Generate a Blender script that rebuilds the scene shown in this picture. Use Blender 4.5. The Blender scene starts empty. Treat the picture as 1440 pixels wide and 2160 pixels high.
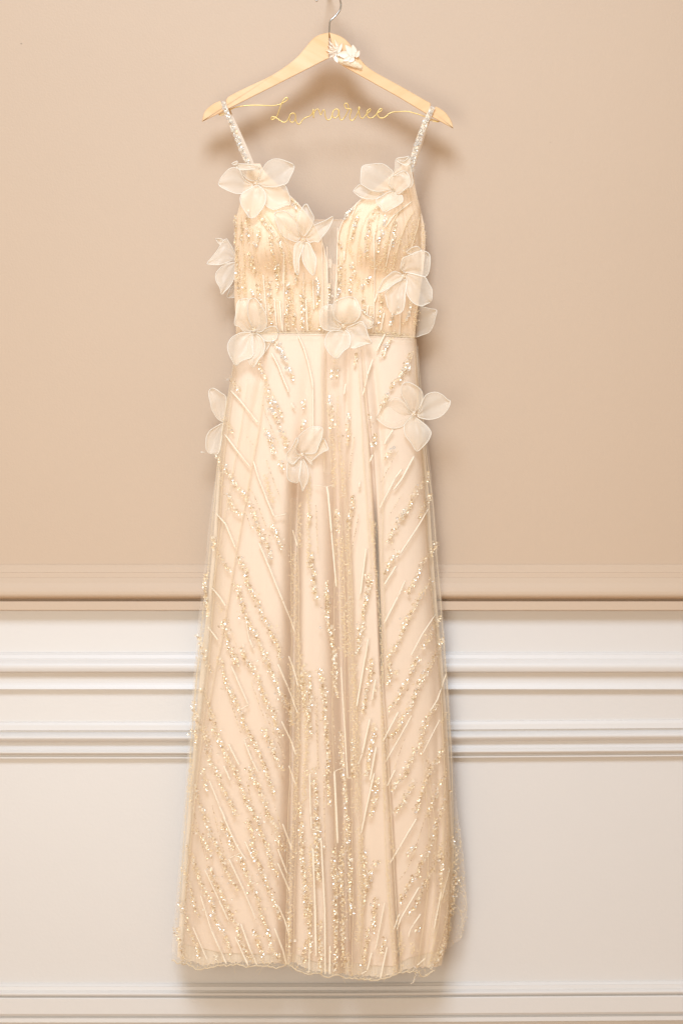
import bpy, math, random
import numpy as np
from mathutils import Vector

# ---------------------------------------------------------------- camera, world, light, exposure
SC = bpy.context.scene
COL = SC.collection
D = 4.0            # camera to wall, metres
S = 0.00083        # metres per photo pixel at the wall
ZC = 1.05          # height of the optical axis
rng = np.random.default_rng(7)
random.seed(7)

cam = bpy.data.cameras.new("camera")
cam_o = bpy.data.objects.new("camera", cam)
COL.objects.link(cam_o)
cam_o.location = (0, -D, ZC)
cam_o.rotation_euler = (math.radians(90), 0, 0)
cam.sensor_fit = 'VERTICAL'
cam.sensor_height = 36
cam.lens = 36 * D / (2160 * S)
cam.clip_end = 60
SC.camera = cam_o

w = bpy.data.worlds.new("World")
SC.world = w
w.use_nodes = True
bg = w.node_tree.nodes["Background"]
bg.inputs[0].default_value = (1.0, 0.775, 0.55, 1)
bg.inputs[1].default_value = 0.53


def area(name, loc, target, size, sizey, power, color):
    l = bpy.data.lights.new(name, 'AREA')
    l.shape = 'RECTANGLE'
    l.size, l.size_y, l.energy, l.color = size, sizey, power, color
    o = bpy.data.objects.new(name, l)
    o.location = loc
    o.rotation_euler = (Vector(target) - Vector(loc)).to_track_quat('-Z', 'Y').to_euler()
    COL.objects.link(o)
    return o


KEY_AT = (-0.30, -3.0, ZC + 2.65)
k_ = area("key_lamp", KEY_AT, (0, 0, ZC + 0.30), 1.4, 1.2, 35, (0.66, 0.80, 0.98))
k_.data.spread = math.radians(95)
area("fill_lamp", (-0.78, -3.3, ZC - 0.35), (0.15, 0, ZC - 0.35), 1.2, 1.4, 40, (0.88, 0.86, 0.79))

SC.view_settings.view_transform = 'Standard'
SC.view_settings.look = 'None'
SC.view_settings.exposure = 0
SC.view_settings.gamma = 1
SC.cycles.transparent_max_bounces = 24
SC.cycles.max_bounces = 10
SC.cycles.use_denoising = True


# ---------------------------------------------------------------- helpers
def W(X, Y, d):
    """photo pixel at distance d in front of the wall -> world point(s)"""
    X = np.asarray(X, float); Y = np.asarray(Y, float); d = np.asarray(d, float)
    k = (D - d) / D
    return np.stack(np.broadcast_arrays((X - 720) * S * k, -d, (1080 - Y) * S * k + ZC), -1)


def tag(o, label=None, cat=None, kind=None, group=None):
    if label: o["label"] = label
    if cat: o["category"] = cat
    if kind: o["kind"] = kind
    if group: o["group"] = group
    return o


def empty(name, loc):
    o = bpy.data.objects.new(name, None)
    o.empty_display_size = 0.05
    o.location = loc
    COL.objects.link(o)
    return o


def build(name, verts, faces, mats, parent=None, midx=None, smooth=True):
    """mesh object; verts in world space, re-expressed under the parent chain (parents are unrotated)"""
    me = bpy.data.meshes.new(name)
    v = np.asarray(verts, float).reshape(-1, 3)
    off = np.zeros(3)
    p = parent
    while p is not None:
        off += np.array(p.location); p = p.parent
    c = v.mean(0) if len(v) else np.zeros(3)
    me.from_pydata((v - c).tolist(), [], [list(map(int, f)) for f in faces])
    for m in (mats if isinstance(mats, (list, tuple)) else [mats]):
        me.materials.append(m)
    if midx is not None:
        me.polygons.foreach_set("material_index", np.asarray(midx, dtype=np.int32))
    if smooth:
        me.polygons.foreach_set("use_smooth", np.ones(len(me.polygons), dtype=bool))
    me.update()
    o = bpy.data.objects.new(name, me)
    o.location = Vector(c - off)
    if parent is not None:
        o.parent = parent
    COL.objects.link(o)
    return o


class MB:
    def __init__(self):
        self.v = []; self.f = []; self.m = []; self.n = 0

    def add(self, verts, faces, m=0):
        verts = np.asarray(verts, float).reshape(-1, 3)
        self.v.append(verts)
        for f in faces:
            self.f.append([i + self.n for i in f])
            self.m.append(m)
        self.n += len(verts)

    def grid(self, P, m=0, closed=False):
        R, Cn = P.shape[:2]
        f = []
        for r in range(R - 1):
            for c in range(Cn if closed else Cn - 1):
                c2 = (c + 1) % Cn
                f.append((r * Cn + c, r * Cn + c2, (r + 1) * Cn + c2, (r + 1) * Cn + c))
        self.add(P.reshape(-1, 3), f, m)

    def tube(self, pts, r, n=6, m=0, cap=True, closed=False):
        pts = np.asarray(pts, float)
        N = len(pts)
        r = np.broadcast_to(np.asarray(r, float), (N,))
        if closed:
            t = np.roll(pts, -1, 0) - np.roll(pts, 1, 0)
        else:
            t = np.gradient(pts, axis=0)
        t /= np.linalg.norm(t, axis=1, keepdims=True) + 1e-12
        up = np.array([0.0, 1.0, 0.0])
        a = np.cross(t, up)
        bad = np.linalg.norm(a, axis=1) < 1e-3
        a[bad] = np.cross(t[bad], np.array([1.0, 0, 0]))
        a /= np.linalg.norm(a, axis=1, keepdims=True)
        b = np.cross(t, a)
        th = np.linspace(0, 2 * np.pi, n, endpoint=False)
        P = pts[:, None, :] + r[:, None, None] * (np.cos(th)[None, :, None] * a[:, None, :] + np.sin(th)[None, :, None] * b[:, None, :])
        if closed:
            P = np.concatenate([P, P[:1]], 0)
        base = self.n
        self.grid(P, m, closed=True)
        if cap and not closed:
            self.f.append([base + i for i in range(n)][::-1]); self.m.append(m)
            self.f.append([base + (N - 1) * n + i for i in range(n)]); self.m.append(m)

    def ball(self, c, r, m=0, seg=6, rings=4, sx=1, sy=1, sz=1):
        th = np.linspace(0, np.pi, rings + 1)
        ph = np.linspace(0, 2 * np.pi, seg, endpoint=False)
        P = np.stack([np.sin(th)[:, None] * np.cos(ph) * sx, np.sin(th)[:, None] * np.sin(ph) * sy,
                      np.cos(th)[:, None] * np.ones(seg) * sz], -1) * r + np.asarray(c)
        self.grid(P, m, closed=True)

    def obj(self, name, mats, parent=None, smooth=True):
        v = np.concatenate(self.v) if self.v else np.zeros((0, 3))
        return build(name, v, self.f, mats, parent, self.m, smooth)


def smooth_interp(pts, q, sm=0.0):
    p = np.asarray(pts, float)
    if sm <= 0:
        return np.interp(q, p[:, 0], p[:, 1])
    q = np.asarray(q, float)
    acc = 0
    for o in (-1, -0.5, 0, 0.5, 1):
        acc = acc + np.interp(q + o * sm, p[:, 0], p[:, 1])
    return acc / 5


def catmull(pts, n, closed=False):
    """resample a polyline smoothly to n points"""
    P = np.asarray(pts, float)
    if closed:
        Q = np.concatenate([P[-1:], P, P[:2]])
    else:
        Q = np.concatenate([2 * P[:1] - P[1:2], P, 2 * P[-1:] - P[-2:-1]])
    out = []
    for i in range(len(Q) - 3):
        p0, p1, p2, p3 = Q[i:i + 4]
        for t in np.linspace(0, 1, 9)[:-1]:
            out.append(0.5 * ((2 * p1) + (-p0 + p2) * t + (2 * p0 - 5 * p1 + 4 * p2 - p3) * t * t + (-p0 + 3 * p1 - 3 * p2 + p3) * t ** 3))
    if not closed:
        out.append(Q[-2])
    else:
        out.append(out[0])
    out = np.array(out)
    L = np.concatenate([[0], np.cumsum(np.linalg.norm(np.diff(out, axis=0), axis=1))])
    u = np.linspace(0, L[-1], n, endpoint=not closed)
    return np.stack([np.interp(u, L, out[:, k]) for k in range(out.shape[1])], -1)


def noise1(x, seed=0, n=5):
    r = np.random.default_rng(seed)
    x = np.asarray(x, float)
    y = 0
    for k in range(n):
        y = y + np.sin(x * r.uniform(0.6, 2.2) * (1.5 ** k) + r.uniform(0, 6.28)) / (1.3 ** k)
    return y / 2.5


# ---------------------------------------------------------------- materials
def new_mat(name):
    m = bpy.data.materials.new(name)
    m.use_nodes = True
    nt = m.node_tree
    nt.nodes.clear()
    out = nt.nodes.new("ShaderNodeOutputMaterial")
    return m, nt, out


def N(nt, kind, **kw):
    n = nt.nodes.new(kind)
    for k, v in kw.items():
        if k.startswith("i_"):
            n.inputs[k[2:].replace("_", " ")].default_value = v
        else:
            setattr(n, k, v)
    return n


def paint(name, col, rough, var=0.03, bump=0.02, bscale=260, spec=0.4):
    m, nt, out = new_mat(name)
    b = N(nt, "ShaderNodeBsdfPrincipled")
    b.inputs["Roughness"].default_value = rough
    b.inputs["Specular IOR Level"].default_value = spec
    tc = N(nt, "ShaderNodeTexCoord")
    geo = N(nt, "ShaderNodeNewGeometry")
    n1 = N(nt, "ShaderNodeTexNoise"); n1.inputs["Scale"].default_value = 3.1; n1.inputs["Detail"].default_value = 6
    nt.links.new(geo.outputs["Position"], n1.inputs["Vector"])
    mx = N(nt, "ShaderNodeMix", data_type='RGBA')
    mx.inputs[6].default_value = (*[c * (1 - var) for c in col], 1)
    mx.inputs[7].default_value = (*[min(1, c * (1 + var)) for c in col], 1)
    nt.links.new(n1.outputs["Fac"], mx.inputs[0])
    nt.links.new(mx.outputs[2], b.inputs["Base Color"])
    n2 = N(nt, "ShaderNodeTexNoise"); n2.inputs["Scale"].default_value = bscale; n2.inputs["Detail"].default_value = 3
    nt.links.new(geo.outputs["Position"], n2.inputs["Vector"])
    n3 = N(nt, "ShaderNodeTexNoise"); n3.inputs["Scale"].default_value = 24; n3.inputs["Detail"].default_value = 2
    nt.links.new(geo.outputs["Position"], n3.inputs["Vector"])
    ad = N(nt, "ShaderNodeMath", operation='ADD')
    nt.links.new(n2.outputs["Fac"], ad.inputs[0]); nt.links.new(n3.outputs["Fac"], ad.inputs[1])
    bp = N(nt, "ShaderNodeBump"); bp.inputs["Strength"].default_value = bump; bp.inputs["Distance"].default_value = 0.004
    nt.links.new(ad.outputs[0], bp.inputs["Height"])
    nt.links.new(bp.outputs["Normal"], b.inputs["Normal"])
    nt.links.new(b.outputs[0], out.inputs[0])
    return m


M_TAUPE = paint("taupe_paint", (0.602, 0.460, 0.335), 0.55, 0.025, 0.10)
M_WHITE = paint("white_gloss_paint", (0.735, 0.703, 0.668), 0.38, 0.012, 0.05, 180)


def sheer(name, col, alpha, edge, trans=0.35, sheen=0.0, streak=0.0, rough=0.5):
    """woven see-through cloth: open weave, seen denser where the surface turns away"""
    m, nt, out = new_mat(name)
    dif = N(nt, "ShaderNodeBsdfDiffuse"); dif.inputs[0].default_value = (*col, 1)
    trl = N(nt, "ShaderNodeBsdfTranslucent"); trl.inputs[0].default_value = (*col, 1)
    mx = N(nt, "ShaderNodeMixShader"); mx.inputs[0].default_value = trans
    nt.links.new(dif.outputs[0], mx.inputs[1]); nt.links.new(trl.outputs[0], mx.inputs[2])
    body = mx
    if sheen:
        gl = N(nt, "ShaderNodeBsdfGlossy"); gl.inputs["Roughness"].default_value = rough
        gl.inputs[0].default_value = (1, 0.97, 0.92, 1)
        m2 = N(nt, "ShaderNodeMixShader"); m2.inputs[0].default_value = sheen
        nt.links.new(mx.outputs[0], m2.inputs[1]); nt.links.new(gl.outputs[0], m2.inputs[2])
        body = m2
    tr = N(nt, "ShaderNodeBsdfTransparent")
    lw = N(nt, "ShaderNodeLayerWeight"); lw.inputs[0].default_value = 0.30
    ma = N(nt, "ShaderNodeMath", operation='MULTIPLY_ADD')
    nt.links.new(lw.outputs["Facing"], ma.inputs[0]); ma.inputs[1].default_value = edge; ma.inputs[2].default_value = alpha
    src = ma.outputs[0]
    if streak:
        geo = N(nt, "ShaderNodeNewGeometry")
        mp = N(nt, "ShaderNodeMapping"); mp.inputs["Scale"].default_value = (260, 40, 7)
        nt.links.new(geo.outputs["Position"], mp.inputs[0])
        nz = N(nt, "ShaderNodeTexNoise"); nz.inputs["Scale"].default_value = 1; nz.inputs["Detail"].default_value = 2
        nt.links.new(mp.outputs[0], nz.inputs["Vector"])
        mr = N(nt, "ShaderNodeMapRange"); mr.inputs[1].default_value = 0.3; mr.inputs[2].default_value = 0.7
        mr.inputs[3].default_value = 1 - streak; mr.inputs[4].default_value = 1 + streak
        nt.links.new(nz.outputs["Fac"], mr.inputs[0])
        mu = N(nt, "ShaderNodeMath", operation='MULTIPLY')
        nt.links.new(src, mu.inputs[0]); nt.links.new(mr.outputs[0], mu.inputs[1])
        src = mu.outputs[0]
    cl = N(nt, "ShaderNodeClamp")
    nt.links.new(src, cl.inputs[0])
    ms = N(nt, "ShaderNodeMixShader")
    nt.links.new(cl.outputs[0], ms.inputs[0])
    nt.links.new(tr.outputs[0], ms.inputs[1]); nt.links.new(body.outputs[0], ms.inputs[2])
    nt.links.new(ms.outputs[0], out.inputs[0])
    return m


M_TULLE = sheer("champagne_tulle", (1.0, 0.91, 0.76), 0.09, 0.36, 0.30, 0.03, 0.14, 0.4)
M_TULLE_B = sheer("champagne_tulle_back", (1.0, 0.88, 0.74), 0.20, 0.40, 0.05, 0.0, 0.2)
M_TULLE_IN = sheer("inner_champagne_tulle", (1.0, 0.87, 0.70), 0.72, 0.30, 0.1, 0.0, 0.15)
M_OVER = sheer("bodice_tulle", (1.0, 0.86, 0.64), 0.22, 0.45, 0.2, 0.04, 0.2, 0.4)
M_MESH = sheer("nude_mesh", (1.0, 0.83, 0.64), 0.42, 0.30, 0.2)
M_PETAL = sheer("organza_petal", (1.0, 0.905, 0.76), 0.42, 0.38, 0.10, 0.03, 0.0, 0.35)
M_FOLD = sheer("tulle_fold_edge", (1.0, 0.90, 0.71), 0.60, 0.3, 0.4)
M_PIPE = sheer("organza_rolled_edge", (1.0, 0.95, 0.85), 0.92, 0.1, 0.15, 0.03)


def cloth(name, col, rough=0.7, sheen=0.25, weave=0.15, trl=0.0):
    m, nt, out = new_mat(name)
    b = N(nt, "ShaderNodeBsdfPrincipled")
    b.inputs["Base Color"].default_value = (*col, 1)
    b.inputs["Roughness"].default_value = rough
    b.inputs["Specular IOR Level"].default_value = 0.25
    b.inputs["Sheen Weight"].default_value = sheen
    b.inputs["Sheen Tint"].default_value = (1, 0.9, 0.8, 1)
    geo = N(nt, "ShaderNodeNewGeometry")
    mp = N(nt, "ShaderNodeMapping"); mp.inputs["Scale"].default_value = (900, 300, 500)
    nt.links.new(geo.outputs["Position"], mp.inputs[0])
    nz = N(nt, "ShaderNodeTexNoise"); nz.inputs["Scale"].default_value = 1; nz.inputs["Detail"].default_value = 3
    nt.links.new(mp.outputs[0], nz.inputs["Vector"])
    bp = N(nt, "ShaderNodeBump"); bp.inputs["Strength"].default_value = weave; bp.inputs["Distance"].default_value = 0.001
    nt.links.new(nz.outputs["Fac"], bp.inputs["Height"])
    nt.links.new(bp.outputs[0], b.inputs["Normal"])
    nt.links.new(b.outputs[0], out.inputs[0])
    return m


M_LINING = cloth("nude_lining", (0.85, 0.70, 0.56))
M_CUP = cloth("nude_cup_lining", (0.95, 0.765, 0.585))
M_TAPE = cloth("ivory_tape", (0.90, 0.76, 0.60), 0.6)
M_THREAD = cloth("cream_embroidery_thread", (0.97, 0.86, 0.69), 0.5, 0.3)
M_STRAY = cloth("champagne_thread", (0.92, 0.78, 0.55), 0.5, 0.3)


def metal(name, col, rough, metallic=1.0, coat=0.0):
    m, nt, out = new_mat(name)
    b = N(nt, "ShaderNodeBsdfPrincipled")
    b.inputs["Base Color"].default_value = (*col, 1)
    b.inputs["Metallic"].default_value = metallic
    b.inputs["Roughness"].default_value = rough
    b.inputs["Coat Weight"].default_value = coat
    nt.links.new(b.outputs[0], out.inputs[0])
    return m


M_SEQ = [metal("sequin_champagne", (0.98, 0.82, 0.57), 0.22, 0.32),
         metal("sequin_pale_gold", (1.0, 0.92, 0.76), 0.20, 0.28),
         metal("sequin_bronze", (0.64, 0.47, 0.29), 0.24, 0.45),
         metal("sequin_silver", (0.99, 0.97, 0.94), 0.16, 0.70),
         metal("bead_gold", (0.98, 0.83, 0.57), 0.20, 0.22, 0.4)]
M_STEEL = metal("hook_steel", (0.62, 0.60, 0.57), 0.16)
M_GOLDWIRE = metal("gold_wire", (0.88, 0.66, 0.26), 0.38, 0.8)
M_PEARL = metal("pearl_bead", (0.95, 0.88, 0.78), 0.15, 0.1, 0.8)


def wood(name, light, dark, ang, ring=26.0):
    m, nt, out = new_mat(name)
    b = N(nt, "ShaderNodeBsdfPrincipled")
    b.inputs["Roughness"].default_value = 0.38
    b.inputs["Coat Weight"].default_value = 0.25
    b.inputs["Coat Roughness"].default_value = 0.25
    geo = N(nt, "ShaderNodeNewGeometry")
    mp = N(nt, "ShaderNodeMapping")
    mp.inputs["Rotation"].default_value = (0, ang, 0)
    nt.links.new(geo.outputs["Position"], mp.inputs[0])
    sc = N(nt, "ShaderNodeMapping"); sc.inputs["Scale"].default_value = (5, 40, 60)
    nt.links.new(mp.outputs[0], sc.inputs[0])
    n1 = N(nt, "ShaderNodeTexNoise"); n1.inputs["Scale"].default_value = 1.2; n1.inputs["Detail"].default_value = 7; n1.inputs["Distortion"].default_value = 0.6
    nt.links.new(sc.outputs[0], n1.inputs["Vector"])
    sc2 = N(nt, "ShaderNodeMapping"); sc2.inputs["Scale"].default_value = (9, 30, ring)
    nt.links.new(mp.outputs[0], sc2.inputs[0])
    n2 = N(nt, "ShaderNodeTexNoise"); n2.inputs["Scale"].default_value = 1.0; n2.inputs["Detail"].default_value = 3
    nt.links.new(sc2.outputs[0], n2.inputs["Vector"])
    cr = N(nt, "ShaderNodeValToRGB")
    cr.color_ramp.elements[0].position = 0.30; cr.color_ramp.elements[0].color = (*dark, 1)
    cr.color_ramp.elements[1].position = 0.62; cr.color_ramp.elements[1].color = (*light, 1)
    av = N(nt, "ShaderNodeMath", operation='MULTIPLY_ADD'); av.inputs[1].default_value = 0.5
    hf = N(nt, "ShaderNodeMath", operation='MULTIPLY'); hf.inputs[1].default_value = 0.5
    nt.links.new(n2.outputs["Fac"], hf.inputs[0])
    nt.links.new(n1.outputs["Fac"], av.inputs[0]); nt.links.new(hf.outputs[0], av.inputs[2])
    nt.links.new(av.outputs[0], cr.inputs[0])
    nt.links.new(cr.outputs[0], b.inputs["Base Color"])
    nt.links.new(b.outputs[0], out.inputs[0])
    return m


M_WOOD_L = wood("pale_beech", (0.885, 0.625, 0.37), (0.82, 0.48, 0.21), math.radians(-26))
M_WOOD_R = wood("honey_beech", (0.87, 0.60, 0.335), (0.81, 0.49, 0.23), math.radians(28))
M_DRIED = cloth("dried_white_petal", (0.97, 0.86, 0.73), 0.8, 0.3)
M_POD = cloth("dried_cream_pod", (0.90, 0.76, 0.56), 0.9, 0.5)

# ---------------------------------------------------------------- wall with its mouldings
XW0, XW1 = -1900, 3340


def strip(name, prof, mat, parent, tiltR=0.0, deep=1.0):
    """profile = [(Y, d), ...] run along the wall"""
    prof = [(Y, d * deep) for Y, d in prof]
    xs = np.array([XW0, 300, 720, 1000, 1440, XW1], float)
    P = np.zeros((len(prof), len(xs), 3))
    for r, (Y, d) in enumerate(prof):
        for c, x in enumerate(xs):
            # profile drawn at its own depth so that what is cut away hides nothing
            k = (D - max(d, 0)) / D
            yy = Y + tiltR * max(0, (x - 720)) / 720
            P[r, c] = ((x - 720) * S, -d, (1080 - yy) * S * k + ZC)
    mb = MB()
    mb.grid(P)
    return mb.obj(name, mat, parent, smooth=False)


def arc(y0, d0, y1, d1, bulge, n=8):
    """points from (y0,d0) to (y1,d1) bowed outward by bulge (m)"""
    out = []
    for i in range(n + 1):
        t = i / n
        out.append((y0 + (y1 - y0) * t, d0 + (d1 - d0) * t + bulge * math.sin(math.pi * t)))
    return out


def bounce_floor_mat():
    m, nt, out = new_mat("bounce_floor_oak")
    b = N(nt, "ShaderNodeBsdfPrincipled"); b.inputs["Roughness"].default_value = 0.5
    geo = N(nt, "ShaderNodeNewGeometry")
    mp = N(nt, "ShaderNodeMapping"); mp.inputs["Scale"].default_value = (2.0, 28, 1)
    nt.links.new(geo.outputs["Position"], mp.inputs[0])
    nz = N(nt, "ShaderNodeTexNoise"); nz.inputs["Scale"].default_value = 1.5; nz.inputs["Detail"].default_value = 6
    nt.links.new(mp.outputs[0], nz.inputs["Vector"])
    cr = N(nt, "ShaderNodeValToRGB")
    cr.color_ramp.elements[0].color = (0.50, 0.32, 0.18, 1); cr.color_ramp.elements[1].color = (0.70, 0.48, 0.28, 1)
    nt.links.new(nz.outputs["Fac"], cr.inputs[0]); nt.links.new(cr.outputs[0], b.inputs["Base Color"])
    nt.links.new(b.outputs[0], out.inputs[0])
    return m


ZF = 0.065
bounce_floor = build("floor", [(-2.2, 0.02, ZF), (2.2, 0.02, ZF), (2.2, -4.5, ZF), (-2.2, -4.5, ZF)], [(0, 1, 2, 3)], bounce_floor_mat(), smooth=False)  # out of view, added to bounce warm light onto wall and hem
tag(bounce_floor, "unseen pale oak floor added for warm bounce light at the foot of the panelled wall", "floor", "structure")
wall = strip("wall", [(-700, 0), (1190.5, 0)], M_TAUPE, None)
tag(wall, "plain taupe plastered wall above the white panelling, behind the gown", "wall", "structure")
rail = [(1190.5, 0), (1190.8, 0.004), (1195, 0.006), (1207, 0.0075), (1208, 0.0105), (1217.5, 0.0115), (1218.5, 0.0135)]
rail += [(1222, 0.0150), (1230, 0.0185), (1240, 0.0215), (1248, 0.0230), (1254, 0.0232), (1258, 0.0222), (1261, 0.0198), (1263, 0.0165), (1264, 0.0130)]
rail += [(1264.6, 0.009), (1267, 0.009), (1268.6, 0.017), (1286.5, 0.018), (1287.6, 0.017), (1288, 0.0)]
o = strip("chair_rail", rail, M_TAUPE, wall, deep=1.35)
fr = [(1288, 0), (1375.5, 0), (1376.5, 0.003)]
fr += [(1380, 0.005), (1381, 0.0065), (1389, 0.0085), (1390, 0.010)] + arc(1391, 0.010, 1416, 0.016, 0.004, 8)
fr += [(1417, 0.0155), (1418.3, 0.010)] + arc(1419, 0.0075, 1453, 0.0095, -0.0035, 8) + [(1454.3, 0.0095), (1455, 0.0)]
o = strip("frieze_moulding", fr, M_WHITE, wall, deep=1.15)
dd = [(1455, 0), (1522, 0), (1524, 0.003), (1530, 0.0045), (1540.5, 0.006), (1541.5, 0.003), (1544, 0.003), (1545.5, 0.006)]
dd += arc(1546, 0.007, 1564, 0.012, 0.006, 8) + [(1565, 0.007)] + arc(1566, 0.005, 1580, 0.008, -0.002, 5)
dd += [(1581.5, 0.008), (1582, 0.010)] + arc(1583, 0.010, 1592, 0.010, 0.003, 5) + [(1593, 0.005), (1596, 0.005), (1597, 0.008), (1600, 0.008), (1600.6, 0.0)]
o = strip("panel_moulding", dd, M_WHITE, wall, tiltR=-5, deep=1.2)
o = strip("dado_panel", [(1600.6, 0), (2074, 0)], M_WHITE, wall, tiltR=-5)
bb = [(2074, 0), (2074.5, 0.004), (2080, 0.007), (2081, 0.009), (2089, 0.0105), (2090, 0.0125)] + arc(2091, 0.0125, 2101, 0.016, 0.003, 6)
bb += [(2102, 0.012), (2104, 0.012), (2104.6, 0.018), (2107, 0.0195), (2139, 0.020), (2143, 0.018), (2144.5, 0.014), (2147, 0.014), (2148, 0.021), (2157, 0.0215), (2157.6, 0.004), (2269, 0.004)]
o = strip("baseboard", bb, M_WHITE, wall, tiltR=-5, deep=1.1)
# nail that carries the hanger, just above the picture
mb = MB()
mb.tube(W([693] * 5, [-15] * 5, [0.0, 0.03, 0.06, 0.084, 0.0845]), [0.0022, 0.0022, 0.0022, 0.0022, 0.0045], 10)
mb.obj("nail", M_STEEL, wall)

# small knocks and specks in the paint
mb = MB()
for X_, Y_, d_, r_ in ((45.5, 92, 0.0, 1.6), (330, 1217, 0.012, 1.3), (243, 1524, 0.003, 1.0), (278, 1537, 0.006, 1.4), (1292, 1404, 0.0125, 1.6), (1391, 1404, 0.0125, 1.7), (1105, 1554, 0.013, 1.1), (68, 1558, 0.015, 0.9), (470, 2134, 0.020, 1.0), (560, 2134, 0.020, 1.1), (1160, 300, 0, 0.8), (1335, 1535, 0.006, 0.9), (853, 2086, 0.0105, 1.3), (142, 2134, 0.020, 1.0)):
    mb.ball(W(X_, Y_, d_), r_ * S, 0, 7, 4, 1.3, 0.25, 1.0)
o = mb.obj("paint_specks", paint("dark_speck", (0.42, 0.33, 0.25), 0.7), wall); o["kind"] = "stuff"

# ---------------------------------------------------------------- the hanger
DH = 0.075
hanger = empty("coat_hanger", W(694, 69, DH).tolist())
tag(hanger, "blond wooden coat hanger with gold wire lettering and white dried flowers on its front", "coat hanger")

up_L = [(426.7, 257), (428, 247), (432, 235.5), (440, 226.7), (452, 218), (464.4, 212.8), (467, 215), (470, 222), (473, 223.5), (476.2, 218), (476.4, 212), (475.5, 208.3), (485.5, 202), (504, 192), (529, 180),
        (569, 161), (601, 141), (625.5, 121), (641.6, 103), (658, 83.5), (674, 73), (693.8, 68.6)]
lo_L = [(426.7, 257), (475.5, 233), (570, 185.5), (640, 150), (693.8, 122.5)]
up_R = [(694.2, 68.6), (714, 74.5), (730, 84.6), (742, 98.7), (758, 123), (782.6, 147), (843, 181), (907.5, 217.8), (907.6, 224), (909, 230), (912.5, 231.5), (915.5, 227.5), (918.5, 224.7), (926, 228), (937.5, 236), (946.5, 247), (953, 259.5), (955.5, 270.5)]
lo_R = [(694.2, 122.5), (705, 127), (728, 142.5), (840, 205), (898, 240), (954.6, 271)]


def slab(name, outline, mat, parent, d0, d1, bev):
    """closed outline -> bevelled slab between depths d0 (wall side) and d1 (front)"""
    P = np.asarray(outline, float)
    n = len(P)
    c = P.mean(0)
    # inward normals
    t = np.roll(P, -1, 0) - np.roll(P, 1, 0)
    t /= np.linalg.norm(t, axis=1, keepdims=True) + 1e-9
    nrm = np.stack([-t[:, 1], t[:, 0]], -1)
    area2 = np.sum(P[:, 0] * np.roll(P[:, 1], -1) - np.roll(P[:, 0], -1) * P[:, 1])
    if area2 < 0:
        nrm = -nrm
    rows = []
    for ins, d in ((bev, d0), (bev * 0.3, d0 + 0.0008), (0, d0 + 0.0025), (0, d1 - 0.0025), (bev * 0.3, d1 - 0.0008), (bev, d1)):
        Q = P + nrm * ins
        rows.append(W(Q[:, 0], Q[:, 1], np.full(n, d)))
    mb = MB()
    mb.grid(np.array(rows), closed=True)
    mb.f.append(list(range(n))[::-1]); mb.m.append(0)
    mb.f.append([5 * n + i for i in range(n)]); mb.m.append(0)
    o = mb.obj(name, mat, parent, smooth=False)
    return o


def dense(pts, step=5):
    out = []
    for (a, b) in zip(pts[:-1], pts[1:]):
        L = math.hypot(b[0] - a[0], b[1] - a[1])
        k = max(1, int(L / step))
        for i in range(k):
            out.append((a[0] + (b[0] - a[0]) * i / k, a[1] + (b[1] - a[1]) * i / k))
    out.append(pts[-1])
    return out


def soft(pts):
    return [tuple(p) for p in catmull(pts, max(len(pts) * 4, 40))]


outL = soft(up_L[:6]) + soft(up_L[6:11])[1:] + soft(up_L[11:])[1:] + dense(lo_L[::-1], 12)[:-1]
outR = soft(up_R[:8]) + soft(up_R[8:12])[1:] + soft(up_R[12:]) + dense(lo_R[::-1], 12)[:-1]
slab("hanger_arm", outL, M_WOOD_L, hanger, DH - 0.008, DH + 0.008, 1.4)["label"] = "paler left arm of the hanger"
slab("hanger_arm", outR, M_WOOD_R, hanger, DH - 0.008, DH + 0.008, 1.4)["label"] = "honey-coloured right arm of the hanger"

hk = [(694, 80), (694, 69), (694.6, 58), (695.4, 47.5), (697.8, 42.8), (705, 36), (711.7, 29), (716.7, 21), (718.8, 12.5), (718, 4), (714, -8), (705, -17), (693, -20.5), (681, -17), (672, -9), (667.5, 0.5)]
p = catmull(hk, 60)
mb = MB()
mb.tube(W(p[:, 0], p[:, 1], np.full(60, DH)), 0.0016, 10)
mb.ball(W(667.5, 1.0, DH), 0.0024, 0, 8, 6)
mb.obj("hook", M_STEEL, hanger)

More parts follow.
